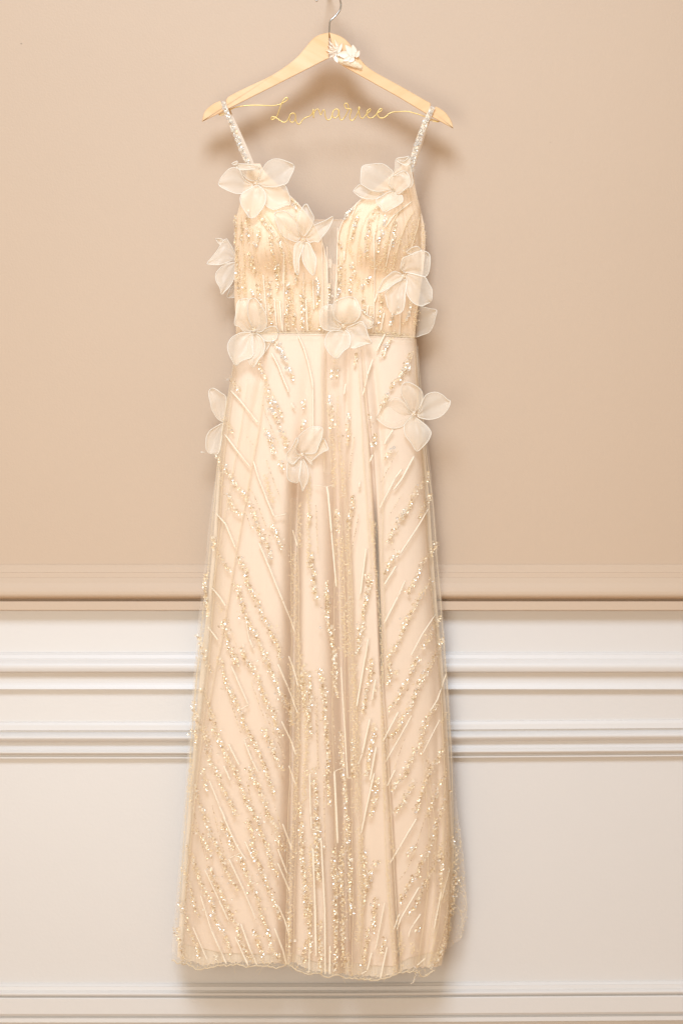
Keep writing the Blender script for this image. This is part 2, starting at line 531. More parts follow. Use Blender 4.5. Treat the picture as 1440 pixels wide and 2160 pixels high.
# wire script
wz = [(0, 165), (60, 170), (120, 163), (165, 152), (195, 135), (225, 115), (243, 95), (235, 82), (215, 85), (190, 115), (172, 150), (150, 210), (130, 270), (105, 305), (75, 320), (60, 307), (75, 290), (110, 297), (150, 325), (190, 347), (215, 347), (240, 325), (255, 295), (270, 262), (298, 249), (322, 266), (325, 300),
      (312, 335), (290, 350), (268, 337), (258, 300), (270, 264), (298, 251), (322, 262), (325, 310), (335, 345), (355, 370), (375, 362), (400, 325), (430, 300), (470, 285), (500, 265), (512, 235), (518, 205), (519, 250), (520, 305), (525, 250), (545, 215), (565, 205), (580, 225), (590, 260), (600, 270), (612, 240), (625, 215), (640, 225), (645, 265), (655, 305), (675, 325), (700, 315), (718, 285), (728, 245), (745, 215), (770, 205), (790, 222),
      (788, 262), (765, 300), (738, 300), (722, 268), (733, 228), (765, 206), (795, 218), (797, 260), (803, 300), (818, 325), (840, 315), (865, 280), (885, 240), (898, 205), (895, 165), (880, 142), (860, 148), (855, 170), (870, 195), (895, 206), (925, 205), (928, 230), (915, 270), (912, 305), (930, 330), (955, 320), (980, 285), (1005, 230), (1020, 195), (1012, 183), (1006, 200), (1015, 240), (1020, 280), (1040, 305), (1065, 298), (1090, 265), (1115, 245), (1138, 220), (1135, 205), (1115, 210), (1098, 240), (1100, 275), (1120, 300), (1150, 303), (1180, 285), (1210, 250), (1240, 235), (1262, 215), (1255, 200), (1235, 210), (1212, 245), (1215, 275), (1240, 300), (1270, 303), (1300, 290), (1340, 255), (1380, 240), (1440, 235)]
wire = [(462, 241.5), (476, 236), (490, 228.5), (512, 223.5), (540, 221.8)] + [(560 + x / 5.143, 190 + y / 5.143) for x, y in wz][1:] + [(858, 235), (871.6, 238), (885, 242), (898, 247), (908.6, 251), (918.5, 254.5), (926, 256.5)]
p = catmull(wire, 620)
mb = MB()
k = np.arange(620)
dep = DH + 0.0006 * np.sin(k * 0.13) + 0.0009 * np.sin(k * 0.049)
mb.tube(W(p[:, 0], p[:, 1], dep), 0.00092, 8)
for pts in ([(462, 241.5), (466, 243.3), (475, 240), (484, 233), (492, 228.2)], [(926, 256.5), (920, 257), (908, 254), (900, 250)]):
    q = catmull(pts, 24)
    mb.tube(W(q[:, 0], q[:, 1], np.full(24, DH + 0.0018)), 0.0007, 7)
mb.obj("wire_lettering", M_GOLDWIRE, hanger)["label"] = "gold wire bent into the script words La mariee"

# dried flowers glued on the front
orn = empty("flower_ornament", (W(712, 108, DH + 0.009) - np.array(hanger.location)).tolist())
orn.parent = hanger


def leafblade(a, b, wd, lift, mat, name="petal", d0=0.0085, curl=0.0):
    a = np.array(a, float); b = np.array(b, float)
    u = b - a; L = np.linalg.norm(u); u /= L
    v = np.array([-u[1], u[0]])
    rows = []
    for t in np.linspace(0, 1, 8):
        wv = wd * math.sin(math.pi * min(0.999, 0.06 + 0.90 * t ** 0.85)) ** 0.8
        row = []
        for s in np.linspace(-1, 1, 5):
            q = a + u * L * t + v * (wv * s + curl * t * t)
            row.append(W(q[0], q[1], DH + d0 + lift * t * (1.2 - 0.4 * t) + 0.0016 * s * s))
        rows.append(row)
    mb = MB(); mb.grid(np.array(rows))
    return mb.obj(name, mat, orn)


rr = random.Random(3)
for k in range(24):
    ang = math.radians(80 + k * 8.6 + rr.uniform(-5, 5))
    L = rr.uniform(13, 27)
    c = (711 + rr.uniform(-4, 3), 107 + rr.uniform(-5, 6))
    leafblade(c, (c[0] + math.cos(ang) * L, c[1] - math.sin(ang) * L * 0.95), rr.uniform(1.5, 2.4), rr.uniform(0.001, 0.004), M_DRIED, curl=rr.uniform(-3, 3))
for a, b, wd in (((745, 118), (712, 112), 8.5), ((746, 120), (722, 127), 5.5), ((748, 120), (728, 96), 7), ((749, 120), (743, 95), 6.5), ((750, 121), (756, 106), 5), ((747, 122), (735, 130), 5), ((712, 112), (722, 92), 4), ((706, 118), (711, 132), 4)):
    leafblade(a, b, wd, 0.006, M_DRIED, d0=0.011, curl=rr.uniform(-2, 2))
# downy cream pod: a body with short fibres
mb = MB()
for i in range(14):
    t = i / 13
    q = np.array([708 + 54 * t, 128 + 16 * t])
ring = []
for t in np.linspace(0, 1, 12):
    cx, cy = 706 + 57 * t, 125 + 17.5 * t - 3.0 * math.sin(math.pi * t)
    rad = 8.2 * (math.sin(math.pi * (0.05 + 0.92 * t))) ** 0.55
    row = []
    for a in np.linspace(0, 2 * np.pi, 12, endpoint=False):
        row.append(W(cx - math.cos(a) * rad * 0.30, cy + math.cos(a) * rad * 0.95, DH + 0.0105 + math.sin(a) * rad * 0.0005))
    ring.append(row)
mb.grid(np.array(ring), closed=True)
for i in range(420):
    t = rr.random(); a = rr.uniform(-0.4, 3.5)
    cx, cy = 706 + 57 * t, 125 + 17.5 * t - 3.0 * math.sin(math.pi * t)
    rad = 8.2 * (math.sin(math.pi * (0.05 + 0.92 * t))) ** 0.55
    q0 = (cx, cy + math.cos(a) * rad * 0.95); dd0 = DH + 0.0105 + math.sin(a) * rad * 0.0005
    q1 = (q0[0] + rr.uniform(-1, 3.2), q0[1] + math.cos(a) * rr.uniform(1.5, 4.2)); dd1 = dd0 + math.sin(a) * 0.002
    A = W(q0[0], q0[1], dd0); B = W(q1[0], q1[1], dd1); C_ = W(q0[0] + 0.55, q0[1], dd0)
    mb.add([A, C_, B], [(0, 1, 2)])
mb.obj("pod", M_POD, orn)

# ---------------------------------------------------------------- the gown: surfaces
gown = empty("wedding_gown", W(690, 2060, 0.08).tolist())
tag(gown, "champagne tulle wedding gown with sequin streaks and organza flowers, hung from the wooden hanger", "wedding gown")

XLl = [(700, 499), (760, 495), (800, 489), (860, 477), (950, 467), (1100, 460), (1200, 452), (1300, 446), (1400, 436), (1500, 424), (1600, 414), (1700, 405), (1800, 397), (1900, 390), (2000, 385)]
XRl = [(700, 873), (740, 878), (800, 880), (900, 885), (1000, 893), (1100, 899), (1200, 906), (1300, 915), (1400, 925), (1500, 934), (1600, 941), (1700, 946), (1800, 949), (1900, 948), (2000, 940)]
XLt = [(700, 497), (740, 495), (800, 487), (860, 473), (950, 460), (1100, 446), (1200, 437), (1300, 424), (1400, 413), (1500, 406), (1600, 399), (1700, 391), (1800, 384), (1900, 374), (2000, 364), (2080, 360)]
XRt = [(700, 875), (740, 883), (800, 885), (850, 884), (900, 893), (950, 902), (1000, 909), (1100, 916), (1200, 923), (1300, 932), (1400, 940), (1500, 947), (1600, 952), (1700, 958), (1780, 962), (1850, 962), (1930, 956), (1990, 944), (2025, 924), (2060, 906)]
XLb = [(700, 499), (800, 490), (950, 463), (1100, 441), (1200, 431), (1300, 419), (1400, 410), (1500, 403), (1700, 388), (1900, 371), (2020, 360), (2080, 366)]
XRb = [(700, 873), (800, 882), (950, 904), (1100, 918), (1300, 934), (1500, 949), (1700, 962), (1770, 973), (1850, 981), (1940, 985), (1975, 975), (2000, 958), (2060, 950)]

FOLDS = [  # x(Y), amplitude(Y), width left, width right, share kept by the tulle
    ([(700, 660), (760, 652), (900, 641), (1030, 628), (1200, 622), (1400, 620), (1750, 615), (2060, 608)],
     [(705, 0), (900, .010), (1010, .036), (1100, .056), (1400, .052), (2060, .042)], 15, 10, 0.40),
    ([(700, 762), (850, 772), (950, 784), (1100, 793), (1200, 797), (1300, 801), (1450, 807), (1700, 824), (2060, 843)],
     [(705, 0), (850, .010), (950, .012), (1040, .014), (1130, .046), (1400, .046), (1450, .020), (1500, .010), (2060, .020)], 3.6, 2.8, 0.12),
    ([(700, 700), (1000, 711), (1300, 717), (1600, 724), (2060, 732)],
     [(705, 0), (850, .014), (1000, .036), (1200, .055), (2060, .056)], 19, 16, 0.05),
    ([(760, 575), (800, 560), (900, 546), (950, 538), (1040, 521), (1120, 506), (1200, 493), (1280, 479), (1360, 466), (1430, 451), (1520, 436), (1620, 420)],
     [(760, 0), (860, .004), (1000, .009), (1400, .010), (1600, 0)], 26, 5, 0.9),
    ([(700, 735), (1000, 728), (1400, 742), (2060, 770)], [(705, 0), (790, .011), (1200, .006), (2060, 0.004)], 8, 8, 0.6),
    ([(700, 690), (800, 690), (1000, 690), (2060, 660)], [(705, 0), (780, .010), (950, .005), (1100, 0)], 7, 7, 0.6),
    ([(700, 560), (800, 552), (900, 530), (2060, 300)], [(705, 0), (760, .010), (860, .008), (960, 0)], 12, 12, 0.6),
    ([(700, 780), (900, 800), (1000, 806), (2060, 830)], [(705, 0), (760, .006), (900, .012), (1050, 0)], 9, 9, 0.6),
    ([(700, 868), (1000, 893), (1400, 920), (2060, 930)], [(705, 0), (900, .008), (1700, .012), (2060, .01)], 7, 9, 0.6),
    ([(1000, 470), (1300, 448), (1600, 420), (2060, 395)], [(1000, 0), (1200, .008), (1700, .010), (2060, .006)], 10, 9, 0.6),
    ([(1500, 900), (1800, 915), (2060, 890)], [(1500, 0), (1800, .012), (2060, .022)], 14, 12, 0.8),
]
RIDGES = [
    ([(760, 707), (900, 714), (1048, 722), (1238, 738), (1390, 742), (1447, 749), (1624, 755), (1932, 761), (2060, 752)], [(760, 0), (900, .004), (1200, .005), (2000, .006)], 5),
    ([(1380, 803), (1470, 806), (1602, 812), (1814, 817), (1991, 830), (2060, 837)], [(1380, 0), (1500, .006), (2000, .007)], 5),
    ([(1100, 630), (1400, 629), (1560, 628), (1730, 621), (1920, 613), (2060, 611)], [(1080, 0), (1200, .005), (2000, .006)], 5),
    ([(760, 658), (1000, 662), (1010, 662)], [(740, 0), (850, .002), (1000, 0)], 4),
    ([(700, 770), (1000, 775), (1400, 800)], [(705, 0), (800, .003), (1000, .004), (1200, 0)], 5),
]


def ell(s, p=2.3):
    return np.clip(1 - np.abs(2 * s - 1) ** p, 0, 1) ** (1 / p)


def thick(Y):
    return np.interp(Y, [700, 900, 1300, 2060], [0.046, 0.060, 0.072, 0.086])


def d_lining(X, Y):
    X = np.asarray(X, float); Y = np.asarray(Y, float)
    xl = smooth_interp(XLl, Y, 40); xr = smooth_interp(XRl, Y, 40)
    s = np.clip((X - xl) / (xr - xl), 0, 1)
    d = 0.048 + thick(Y) * ell(s, 3.6)
    for fx, fa, wl, wr, keep in FOLDS:
        x0 = smooth_interp(fx, Y, 30); a = smooth_interp(fa, Y, 30)
        dx = X - x0
        wd = np.where(dx < 0, wl, wr)
        g = np.exp(-np.abs(dx / wd) ** (2.6 if wr < 4.5 else 1.7))
        d = d - a * g * np.clip(ell(s) * 1.2, 0, 1)
    return np.maximum(d, 0.042)


def d_tulle(X, Y):
    X = np.asarray(X, float); Y = np.asarray(Y, float)
    d = d_lining(X, Y)
    xl = smooth_interp(XLt, Y, 40); xr = smooth_interp(XRt, Y, 40)
    s = np.clip((X - xl) / (xr - xl), 0, 1)
    e = ell(s)
    g = 0.004 + np.interp(Y, [700, 760, 1200, 2060], [0.0, 0.003, 0.006, 0.008])
    for fx, fa, wl, wr, keep in FOLDS:
        x0 = smooth_interp(fx, Y, 30); a = smooth_interp(fa, Y, 30)
        dx = X - x0
        wd = np.where(dx < 0, wl, wr)
        g = g + a * (1 - keep) * np.exp(-np.abs(dx / wd) ** 1.7) * np.clip(e * 1.2, 0, 1)
    for fx, fa, wd in RIDGES:
        x0 = smooth_interp(fx, Y, 30); a = smooth_interp(fa, Y, 30)
        g = g + a * np.exp(-((X - x0) / wd) ** 2)
    # fine gathers of the net, finer near the waist
    ga = np.interp(Y, [700, 720, 800, 1000, 2060], [0.0, 0.0012, 0.0016, 0.0012, 0.0020])
    g = g + ga * (noise1(s * 46 + 0.0009 * Y, 3) * 0.6 + noise1(s * 21 + 2, 5)) * 0.5 + ga * 0.6
    fl = np.interp(Y, [1850, 2060], [0, 1]) ** 1.5
    g = g + fl * 0.006 * noise1(s * 24, 9)
    return d + np.maximum(g, 0.0025)


def loft(name, XL, XR, top, hem, dfun, rows, cols, mat, parent, jitter=0.0):
    s = np.linspace(0, 1, cols)
    v = np.linspace(0, 1, rows)
    Yt = np.interp(s, *np.array(top, float).T); Yh = np.interp(s, *np.array(hem, float).T)
    if jitter:
        Yh = Yh + np.random.default_rng(4).normal(0, jitter, cols) + 3 * noise1(s * 60, 8)
    Y = Yt[None, :] + (Yh - Yt)[None, :] * v[:, None]
    xl = smooth_interp(XL, Y, 40); xr = smooth_interp(XR, Y, 40)
    X = xl + (xr - xl) * s[None, :]
    P = W(X, Y, dfun(X, Y))
    mb = MB(); mb.grid(P)
    return mb.obj(name, mat, parent)


WTOP = [(0, 703), (0.3, 704), (0.6, 704), (1, 715)]
HEM_T = [(0, 2026), (0.05, 2034), (0.10, 2045), (0.16, 2040), (0.22, 2034), (0.28, 2039), (0.32, 2037), (0.39, 2041), (0.44, 2036), (0.47, 2044), (0.52, 2056), (0.56, 2053), (0.60, 2061), (0.64, 2058), (0.68, 2063), (0.74, 2067), (0.82, 2066), (0.86, 2052), (0.93, 2050), (0.965, 2060), (1, 2048)]
HEM_L = [(0, 1990), (0.15, 2010), (0.3, 2012), (0.42, 2010), (0.5, 2028), (0.56, 2032), (0.62, 2026), (0.7, 2036), (0.8, 2038), (0.86, 2020), (1, 2000)]

loft("lining_skirt", XLl, XRl, WTOP, HEM_L, d_lining, 190, 260, M_LINING, gown)
back_lin = loft("lining_back", XLl, XRl, WTOP, HEM_L, lambda X, Y: 0.036 + 0.006 * np.abs(noise1(X * 0.05, 2)) + 0 * Y, 60, 60, M_LINING, gown)
overskirt = loft("tulle_overskirt", XLt, XRt, WTOP, HEM_T, d_tulle, 240, 300, M_TULLE, gown, 0.9)


def d_back(X, Y):
    return 0.034 + 0.004 * noise1(X * 0.12, 6) + 0.004 * noise1(X * 0.05 + Y * 0.004, 7) + 0.004


loft("tulle_back", XLb, XRb, WTOP, [(0, 2010), (0.2, 2012), (0.5, 2016), (0.8, 2020), (0.93, 2016), (1, 1985)], d_back, 150, 160, M_TULLE_B, gown, 0.6)


def d_mid(X, Y):
    return np.maximum(d_lining(X, Y) - 0.004, 0.045) + 0.003 * (1 + noise1(X * 0.09, 12)) * np.interp(Y, [900, 1300], [0, 1])


# an inner net layer shows as a second edge at both sides and below the lining
XLm = [(y, x * 0.5 + np.interp(y, *np.array(XLl, float).T) * 0.5) for y, x in XLt]
XRm = [(y, x * 0.5 + np.interp(y, *np.array(XRl, float).T) * 0.5) for y, x in XRt]
loft("inner_tulle", XLm, XRm, WTOP, [(0, 2020), (0.10, 2036), (0.2, 2029), (0.3, 2032), (0.45, 2032), (0.52, 2048), (0.6, 2053), (0.74, 2060), (0.82, 2059), (0.86, 2044), (1, 2038)], lambda X, Y: d_lining(X, Y) - 0.0015, 160, 200, M_TULLE_IN, gown, 0.8)

# folded pleats of the net: each a narrow doubled strip standing on the skirt
V4 = FOLDS[3][0]
PLEATS = [
    ([(990, 722), (1200, 733), (1400, 735), (1600, 740), (1900, 744), (2058, 742)], [(990, 726), (1200, 741), (1400, 745), (1600, 758), (1900, 766), (2058, 760)]),
    ([(980, 704), (1200, 706), (1500, 700), (1700, 706), (1985, 712)], [(980, 712), (1200, 726), (1500, 728), (1700, 732), (1985, 738)]),
    ([(1420, 800), (1536, 804), (1650, 808), (1800, 813), (1990, 826), (2058, 832)], [(1420, 806), (1560, 816), (1750, 826), (1950, 838), (2050, 846)]),
    ([(1050, 612), (1200, 614), (1400, 615), (1600, 612), (1800, 605), (2040, 603)], [(1050, 626), (1200, 630), (1400, 631), (1600, 629), (1800, 623), (2040, 618)]),
    ([(y, max(x - 38, float(np.interp(y, *np.array(XLt, float).T)) + 2)) for y, x in V4[1:-1]], V4[1:-1]),
    ([(950, 799), (1150, 800), (1300, 804), (1440, 808)], [(950, 808), (1150, 806), (1300, 811), (1440, 815)]),
    ([(730, 872), (900, 884), (1050, 903), (1250, 917), (1450, 929), (1650, 938), (1900, 930)], [(730, 881), (900, 892), (1050, 911), (1250, 927), (1450, 943), (1650, 954), (1900, 955)]),
    ([(770, 494), (860, 476), (960, 461), (1100, 448), (1200, 439), (1300, 427), (1500, 409), (1700, 394), (1900, 379)], [(770, 500), (860, 486), (960, 473), (1100, 463), (1200, 455), (1300, 448), (1500, 432), (1700, 410), (1900, 390)]),
    ([(715, 676), (850, 680), (1000, 684)], [(715, 684), (850, 690), (1000, 700)]),
    ([(715, 752), (850, 760), (1000, 768), (1200, 782)], [(715, 762), (850, 771), (1000, 780), (1200, 790)]),
    ([(1560, 888), (1750, 905), (1900, 900), (2040, 880)], [(1560, 896), (1750, 918), (1900, 916), (2040, 893)]),
    ([(1640, 925), (1800, 936), (1950, 925), (2030, 905)], [(1640, 934), (1800, 950), (1950, 940), (2030, 914)]),
]
for lp, rp in PLEATS:
    y0, y1 = lp[0][0], min(lp[-1][0], rp[-1][0])
    yy = np.linspace(y0, y1, int((y1 - y0) / 7) + 4)
    xl_ = smooth_interp(lp, yy, 25) + 0.8 * noise1(yy * 0.02, 51); xr_ = smooth_interp(rp, yy, 25) + 0.8 * noise1(yy * 0.017, 52)
    ss = np.linspace(0, 1, 13)
    X = xl_[:, None] + (xr_ - xl_)[:, None] * ss[None, :]
    Y = np.broadcast_to(yy[:, None], X.shape)
    wpx = (xr_ - xl_)[:, None]
    bulge = np.sqrt(np.clip(1 - (2 * ss[None, :] - 1) ** 2, 0, 1)) * np.clip(wpx * S * 0.15, 0.0008, 0.002)
    rise = np.clip((yy - y0) / 60, 0, 1)[:, None]
    mb = MB(); G = W(X, Y, d_tulle(X, Y) + 0.0012 + bulge * rise); mb.grid(G)
    for e_ in (0, -1):
        mb.tube(G[:, e_] + np.array([0, -0.0003, 0]), np.interp(yy, [y0, y0 + 120], [0.0001, 0.00055]), 5, m=1)
    mb.obj("tulle_pleat", [M_TULLE, M_FOLD], overskirt)

# ---- bodice
INL = [(345, 547), (365, 560), (380, 575), (400, 598), (415, 613), (438, 636), (465, 657), (490, 671), (520, 683), (560, 689), (620, 690), (720, 690)]
OUL = [(345, 524), (380, 517), (410, 511), (435, 505), (460, 498), (500, 496), (560, 495), (600, 494), (640, 495), (680, 498), (720, 498)]
INR = [(345, 853), (380, 812), (400, 788), (412, 772), (425, 756), (447, 736), (465, 723), (490, 714), (520, 711), (560, 710), (640, 705), (720, 702)]
OUR = [(345, 867), (380, 873), (410, 878), (435, 885), (470, 893), (500, 897), (530, 896), (560, 893), (600, 888), (640, 882), (690, 876), (720, 874)]


def d_bod(X, Y):
    X = np.asarray(X, float); Y = np.asarray(Y, float)
    s = np.clip((X - 492) / (886 - 492), 0, 1)
    d = 0.052 + 0.043 * ell(s, 2.6) * np.interp(Y, [345, 460, 720], [0.8, 1, 1])
    d = d - 0.009 * np.clip((Y - 660) / 48, 0, 1) ** 1.5
    for cx, cy, sx, sy, a in ((570, 508, 52, 56, 0.030), (806, 506, 58, 58, 0.032)):
        g = np.exp(-(np.abs((X - cx) / sx) ** 2.6 + np.abs((Y - cy) / sy) ** 2.6))
        g = g * (1 - 0.0 * Y)
        d = d + a * g
    return d


def d_over(X, Y):
    X = np.asarray(X, float); Y = np.asarray(Y, float)
    left = X < 698
    cx = np.where(left, 545, 830)
    # gathers fan from the strap down over the cup, then run straight
    k = np.interp(Y, [345, 470, 620, 720], [0.30, 0.75, 1.0, 1.05])
    u = (X - cx) / k
    wr_ = noise1(u * 0.21, 21) + 0.8 * noise1(u * 0.43, 22) + 0.35 * noise1(u * 0.9, 23)
    return d_bod(X, Y) + 0.0035 + 0.0009 * (wr_ + 1.6)


def half(name, XLx, XRx, dfun, mat, parent, rows=110, cols=80, y0=345, y1a=709, y1b=709):
    s = np.linspace(0, 1, cols); v = np.linspace(0, 1, rows)
    Y = y0 + (y1a + (y1b - y1a) * s[None, :] - y0) * v[:, None]
    xl = smooth_interp(XLx, Y, 10); xr = smooth_interp(XRx, Y, 10)
    X = xl + (xr - xl) * s[None, :]
    mb = MB(); mb.grid(W(X, Y, dfun(X, Y)))
    return mb.obj(name, mat, parent)


bod = half("bodice_cup", OUL, INL, d_bod, M_CUP, gown, y1a=707, y1b=708)
half("bodice_cup", INR, OUR, d_bod, M_CUP, gown, y1a=708, y1b=716)
overL = half("bodice_overlay", OUL, INL, d_over, M_OVER, gown, 130, 120, y1a=706, y1b=707)
overR = half("bodice_overlay", INR, OUR, d_over, M_OVER, gown, 130, 120, y1a=707, y1b=715)
half("plunge_mesh", INL, INR, lambda X, Y: 0.0965 + 0.0006 * np.sin(X * 1.5), M_MESH, gown, 40, 16, y0=464, y1a=708, y1b=708)
# neckline bindings
for nm, pts in (("neckline_binding", [(y, x) for y, x in INL if y >= 400]), ("neckline_binding", [(y, x) for y, x in INR if y >= 400])):
    yy = np.linspace(402, 700, 90)
    xx = smooth_interp(pts, yy, 10)
    mb = MB(); mb.tube(W(xx, yy, d_over(xx, yy) + 0.0005), 0.0012, 6)
    mb.obj(nm, M_TAPE, gown)
mb = MB(); xx = np.linspace(656, 724, 20); mb.tube(W(xx, 464 + 0 * xx, 0.098 + 0 * xx), 0.0007, 6); mb.obj("mesh_edge", M_MESH, gown)
# gathers of the overlay sewn down over the cups
for pts in ([(868, 425), (835, 450), (808, 485), (796, 520), (790, 570)], [(876, 440), (857, 470), (842, 510), (829, 565)], [(800, 432), (776, 452), (763, 480), (755, 520), (752, 562)], [(835, 436), (815, 462), (790, 492), (774, 530), (770, 565)], [(886, 455), (874, 500), (862, 545), (856, 580)], [(760, 440), (742, 462), (732, 500), (728, 545)], [(852, 430), (828, 470), (815, 520), (810, 570)],
            [(540, 450), (562, 480), (582, 520), (592, 562)], [(520, 450), (531, 500), (546, 562)], [(575, 448), (602, 475), (626, 510), (637, 562)], [(558, 448), (585, 485), (606, 520), (616, 565)], [(508, 452), (511, 505), (518, 565)], [(600, 440), (630, 470), (652, 500), (664, 545)]):
    q = catmull(pts, 50)
    q[:, 0] += 0.8 * noise1(q[:, 1] * 0.08 + pts[0][0], 61)
    mb = MB(); mb.tube(W(q[:, 0], q[:, 1], d_over(q[:, 0], q[:, 1]) + 0.0003), 0.0011 * np.interp(np.linspace(0, 1, 50), [0, 0.15, 0.8, 1], [0.4, 1, 0.9, 0.3]), 6)
    mb.obj("gather", M_OVER if len(pts) % 2 else M_FOLD, overL if pts[0][0] < 700 else overR)
# boning channels on the front
for pts in ([(678.6, 500), (680, 560), (681, 654), (681, 703)], [(600, 560), (598, 640), (597, 702)], [(690, 520), (691, 620), (690, 700)], [(790, 563), (789, 640), (787, 704)], [(640, 575), (640, 702)], [(850, 570), (846, 640), (842, 708)], [(712, 480), (711, 560), (706, 700)]):
    q = catmull(pts, 40)
    mb = MB(); mb.tube(W(q[:, 0], q[:, 1], d_over(q[:, 0], q[:, 1]) + 0.0004), 0.0011, 6)
    mb.obj("boning_channel", M_TAPE, gown)
# back panel with zip
half("back_panel", [(500, 500), (720, 500)], [(500, 868), (720, 872)], lambda X, Y: np.minimum(0.0885, d_bod(X, Y) - 0.008) + 0.001 * noise1(X * 0.08, 31), M_CUP, gown, 40, 60, y0=556, y1a=708, y1b=714)
zipp = None
mb = MB()
for x in (690.5, 698.5):
    yy = np.linspace(561, 706, 30)
    mb.tube(W(x + 0 * yy, yy, 0.0905 + 0 * yy), 0.0013, 6)
for i in range(46):
    mb.ball(W(694.5, 562 + i * 3.1, 0.0908), 0.0014, 0, 6, 4, 1.5, 0.8, 0.6)
zipp = mb.obj("zipper", M_TAPE, gown)
mb = MB()
P = np.array([[W(x, y, d) for x, y in ((688, 549), (692, 546), (697, 546), (700, 551), (699, 565), (689, 565))] for d in (0.0915, 0.0935)])
mb.grid(P, closed=True); mb.f.append(list(range(6, 12))); mb.m.append(0)
mb.obj("zip_pull", M_PEARL, zipp, smooth=False)
# waistband
mb = MB()
xs = np.linspace(497.5, 875, 120); yt = np.interp(xs, [497, 600, 760, 876], [703, 701.5, 703.5, 712])
rows = []
for dy in (0.5, 4, 8, 12.5):
    rows.append(W(xs, yt + dy, d_tulle(xs, yt + dy) + 0.0007))
mb.grid(np.array(rows)); mb.obj("waistband", M_TULLE, gown)
mb = MB(); mb.tube(W(xs, yt, d_tulle(xs, yt + 2) + 0.0001), 0.0007, 6); mb.obj("waist_seam", M_FOLD, gown)

# ---- straps
def ribbon(path, wd, d0, d1, mat, name, parent, n=40):
    q = catmull(path, n)
    t = np.gradient(q, axis=0); t /= np.linalg.norm(t, axis=1, keepdims=True)
    nn = np.stack([-t[:, 1], t[:, 0]], -1)
    dep = np.linspace(d0, d1, n)
    P = np.stack([W(q[:, 0] + nn[:, 0] * wd * k, q[:, 1] + nn[:, 1] * wd * k, dep + 0.0008 * (1 - k * k * 4)) for k in np.linspace(-0.5, 0.5, 5)], 1)
    mb = MB(); mb.grid(P)
    return mb.obj(name, mat, parent), q, dep


ribbon([(478, 224), (490, 252), (512, 300), (531, 345), (540, 372)], 9, DH - 0.008, 0.060, M_TAPE, "back_strap", gown)
ribbon([(909, 232), (900, 262), (884, 310), (872, 350)], 8, DH - 0.008, 0.060, M_TAPE, "back_strap", gown)
strapL, qL, eL = ribbon([(471, 216), (475, 228), (484, 250), (497, 284), (510, 316), (522, 342), (531, 362)], 10, DH + 0.0105, 0.092, M_TAPE, "shoulder_strap", gown)
strapR, qR, eR = ribbon([(912, 226), (906, 240), (897, 258), (886, 285), (877, 312), (870, 338), (866, 362)], 11, DH + 0.0105, 0.092, M_TAPE, "shoulder_strap", gown)
for st, X0, Y0, s in ((strapL, 471, 216, 1), (strapR, 912, 226, -1)):
    # the loop of the strap over the notch
    mb = MB(); P = []
    for a in np.linspace(0, math.pi, 9):
        dd_ = DH + math.cos(a) * 0.0105; yy = Y0 + 6 - math.sin(a) * 4
        P.append([W(X0 + o_ * 1.0 + s * 0.0, yy, dd_) for o_ in (-5, -2.5, 0, 2.5, 5)])
    mb.grid(np.array(P)); mb.obj("strap_loop", M_OVER, st)

# ---------------------------------------------------------------- sequins, beads and threads
RING_N = 7
_th = np.linspace(0, 2 * np.pi, RING_N, endpoint=False)
DISC_F = [(i, (i + 1) % RING_N, RING_N + (i + 1) % RING_N, RING_N + i) for i in range(RING_N)]


def surf_frame(fn, X, Y):
    h = 3.0
    a = W(X + h, Y, fn(X + h, Y)) - W(X - h, Y, fn(X - h, Y))
    b = W(X, Y - h, fn(X, Y - h)) - W(X, Y + h, fn(X, Y + h))
    n = np.cross(a, b)
    n /= np.linalg.norm(n, axis=1, keepdims=True)
    n[n[:, 1] > 0] *= -1
    return n


def discs(mb, P, Nn, r, mi, hole=0.46):
    """washers at P with normals Nn"""
    up = np.array([0.0, 0.0, 1.0])
    a = np.cross(np.broadcast_to(up, Nn.shape), Nn)
    a /= np.linalg.norm(a, axis=1, keepdims=True) + 1e-9
    b = np.cross(Nn, a)
    for k in range(len(P)):
        ph = random.random() * 6.28
        c = np.cos(_th + ph)[:, None]; s = np.sin(_th + ph)[:, None]
        o_ = P[k] + r[k] * (c * a[k] + s * b[k])
        i_ = P[k] + r[k] * hole * (c * a[k] + s * b[k]) - Nn[k] * r[k] * 0.22
        mb.add(np.concatenate([o_, i_]), DISC_F, int(mi[k]))


OCT_F = [(0, 2, 4), (2, 1, 4), (1, 3, 4), (3, 0, 4), (2, 0, 5), (1, 2, 5), (3, 1, 5), (0, 3, 5)]


def beads(mb, P, r, mi):
    e = np.array([[1, 0, 0], [-1, 0, 0], [0, 1, 0], [0, -1, 0], [0, 0, 1], [0, 0, -1]], float)
    for k in range(len(P)):
        th = random.random() * 6.28
        c, s = math.cos(th), math.sin(th)
        R = np.array([[c, 0, s], [0, 1, 0], [-s, 0, c]])
        q = e * np.array([r[k], r[k], r[k] * random.choice((1, 1, 1.7))])
        mb.add(P[k] + q @ R.T, OCT_F, int(mi[k]))


def path_samples(pts, n):
    p = catmull(pts, max(n, 2))
    t = np.gradient(p, axis=0); t /= np.linalg.norm(t, axis=1, keepdims=True) + 1e-9
    return p, np.stack([-t[:, 1], t[:, 0]], -1)


def plen(pts):
    p = np.asarray(pts, float)
    return float(np.sum(np.linalg.norm(np.diff(p, axis=0), axis=1)))


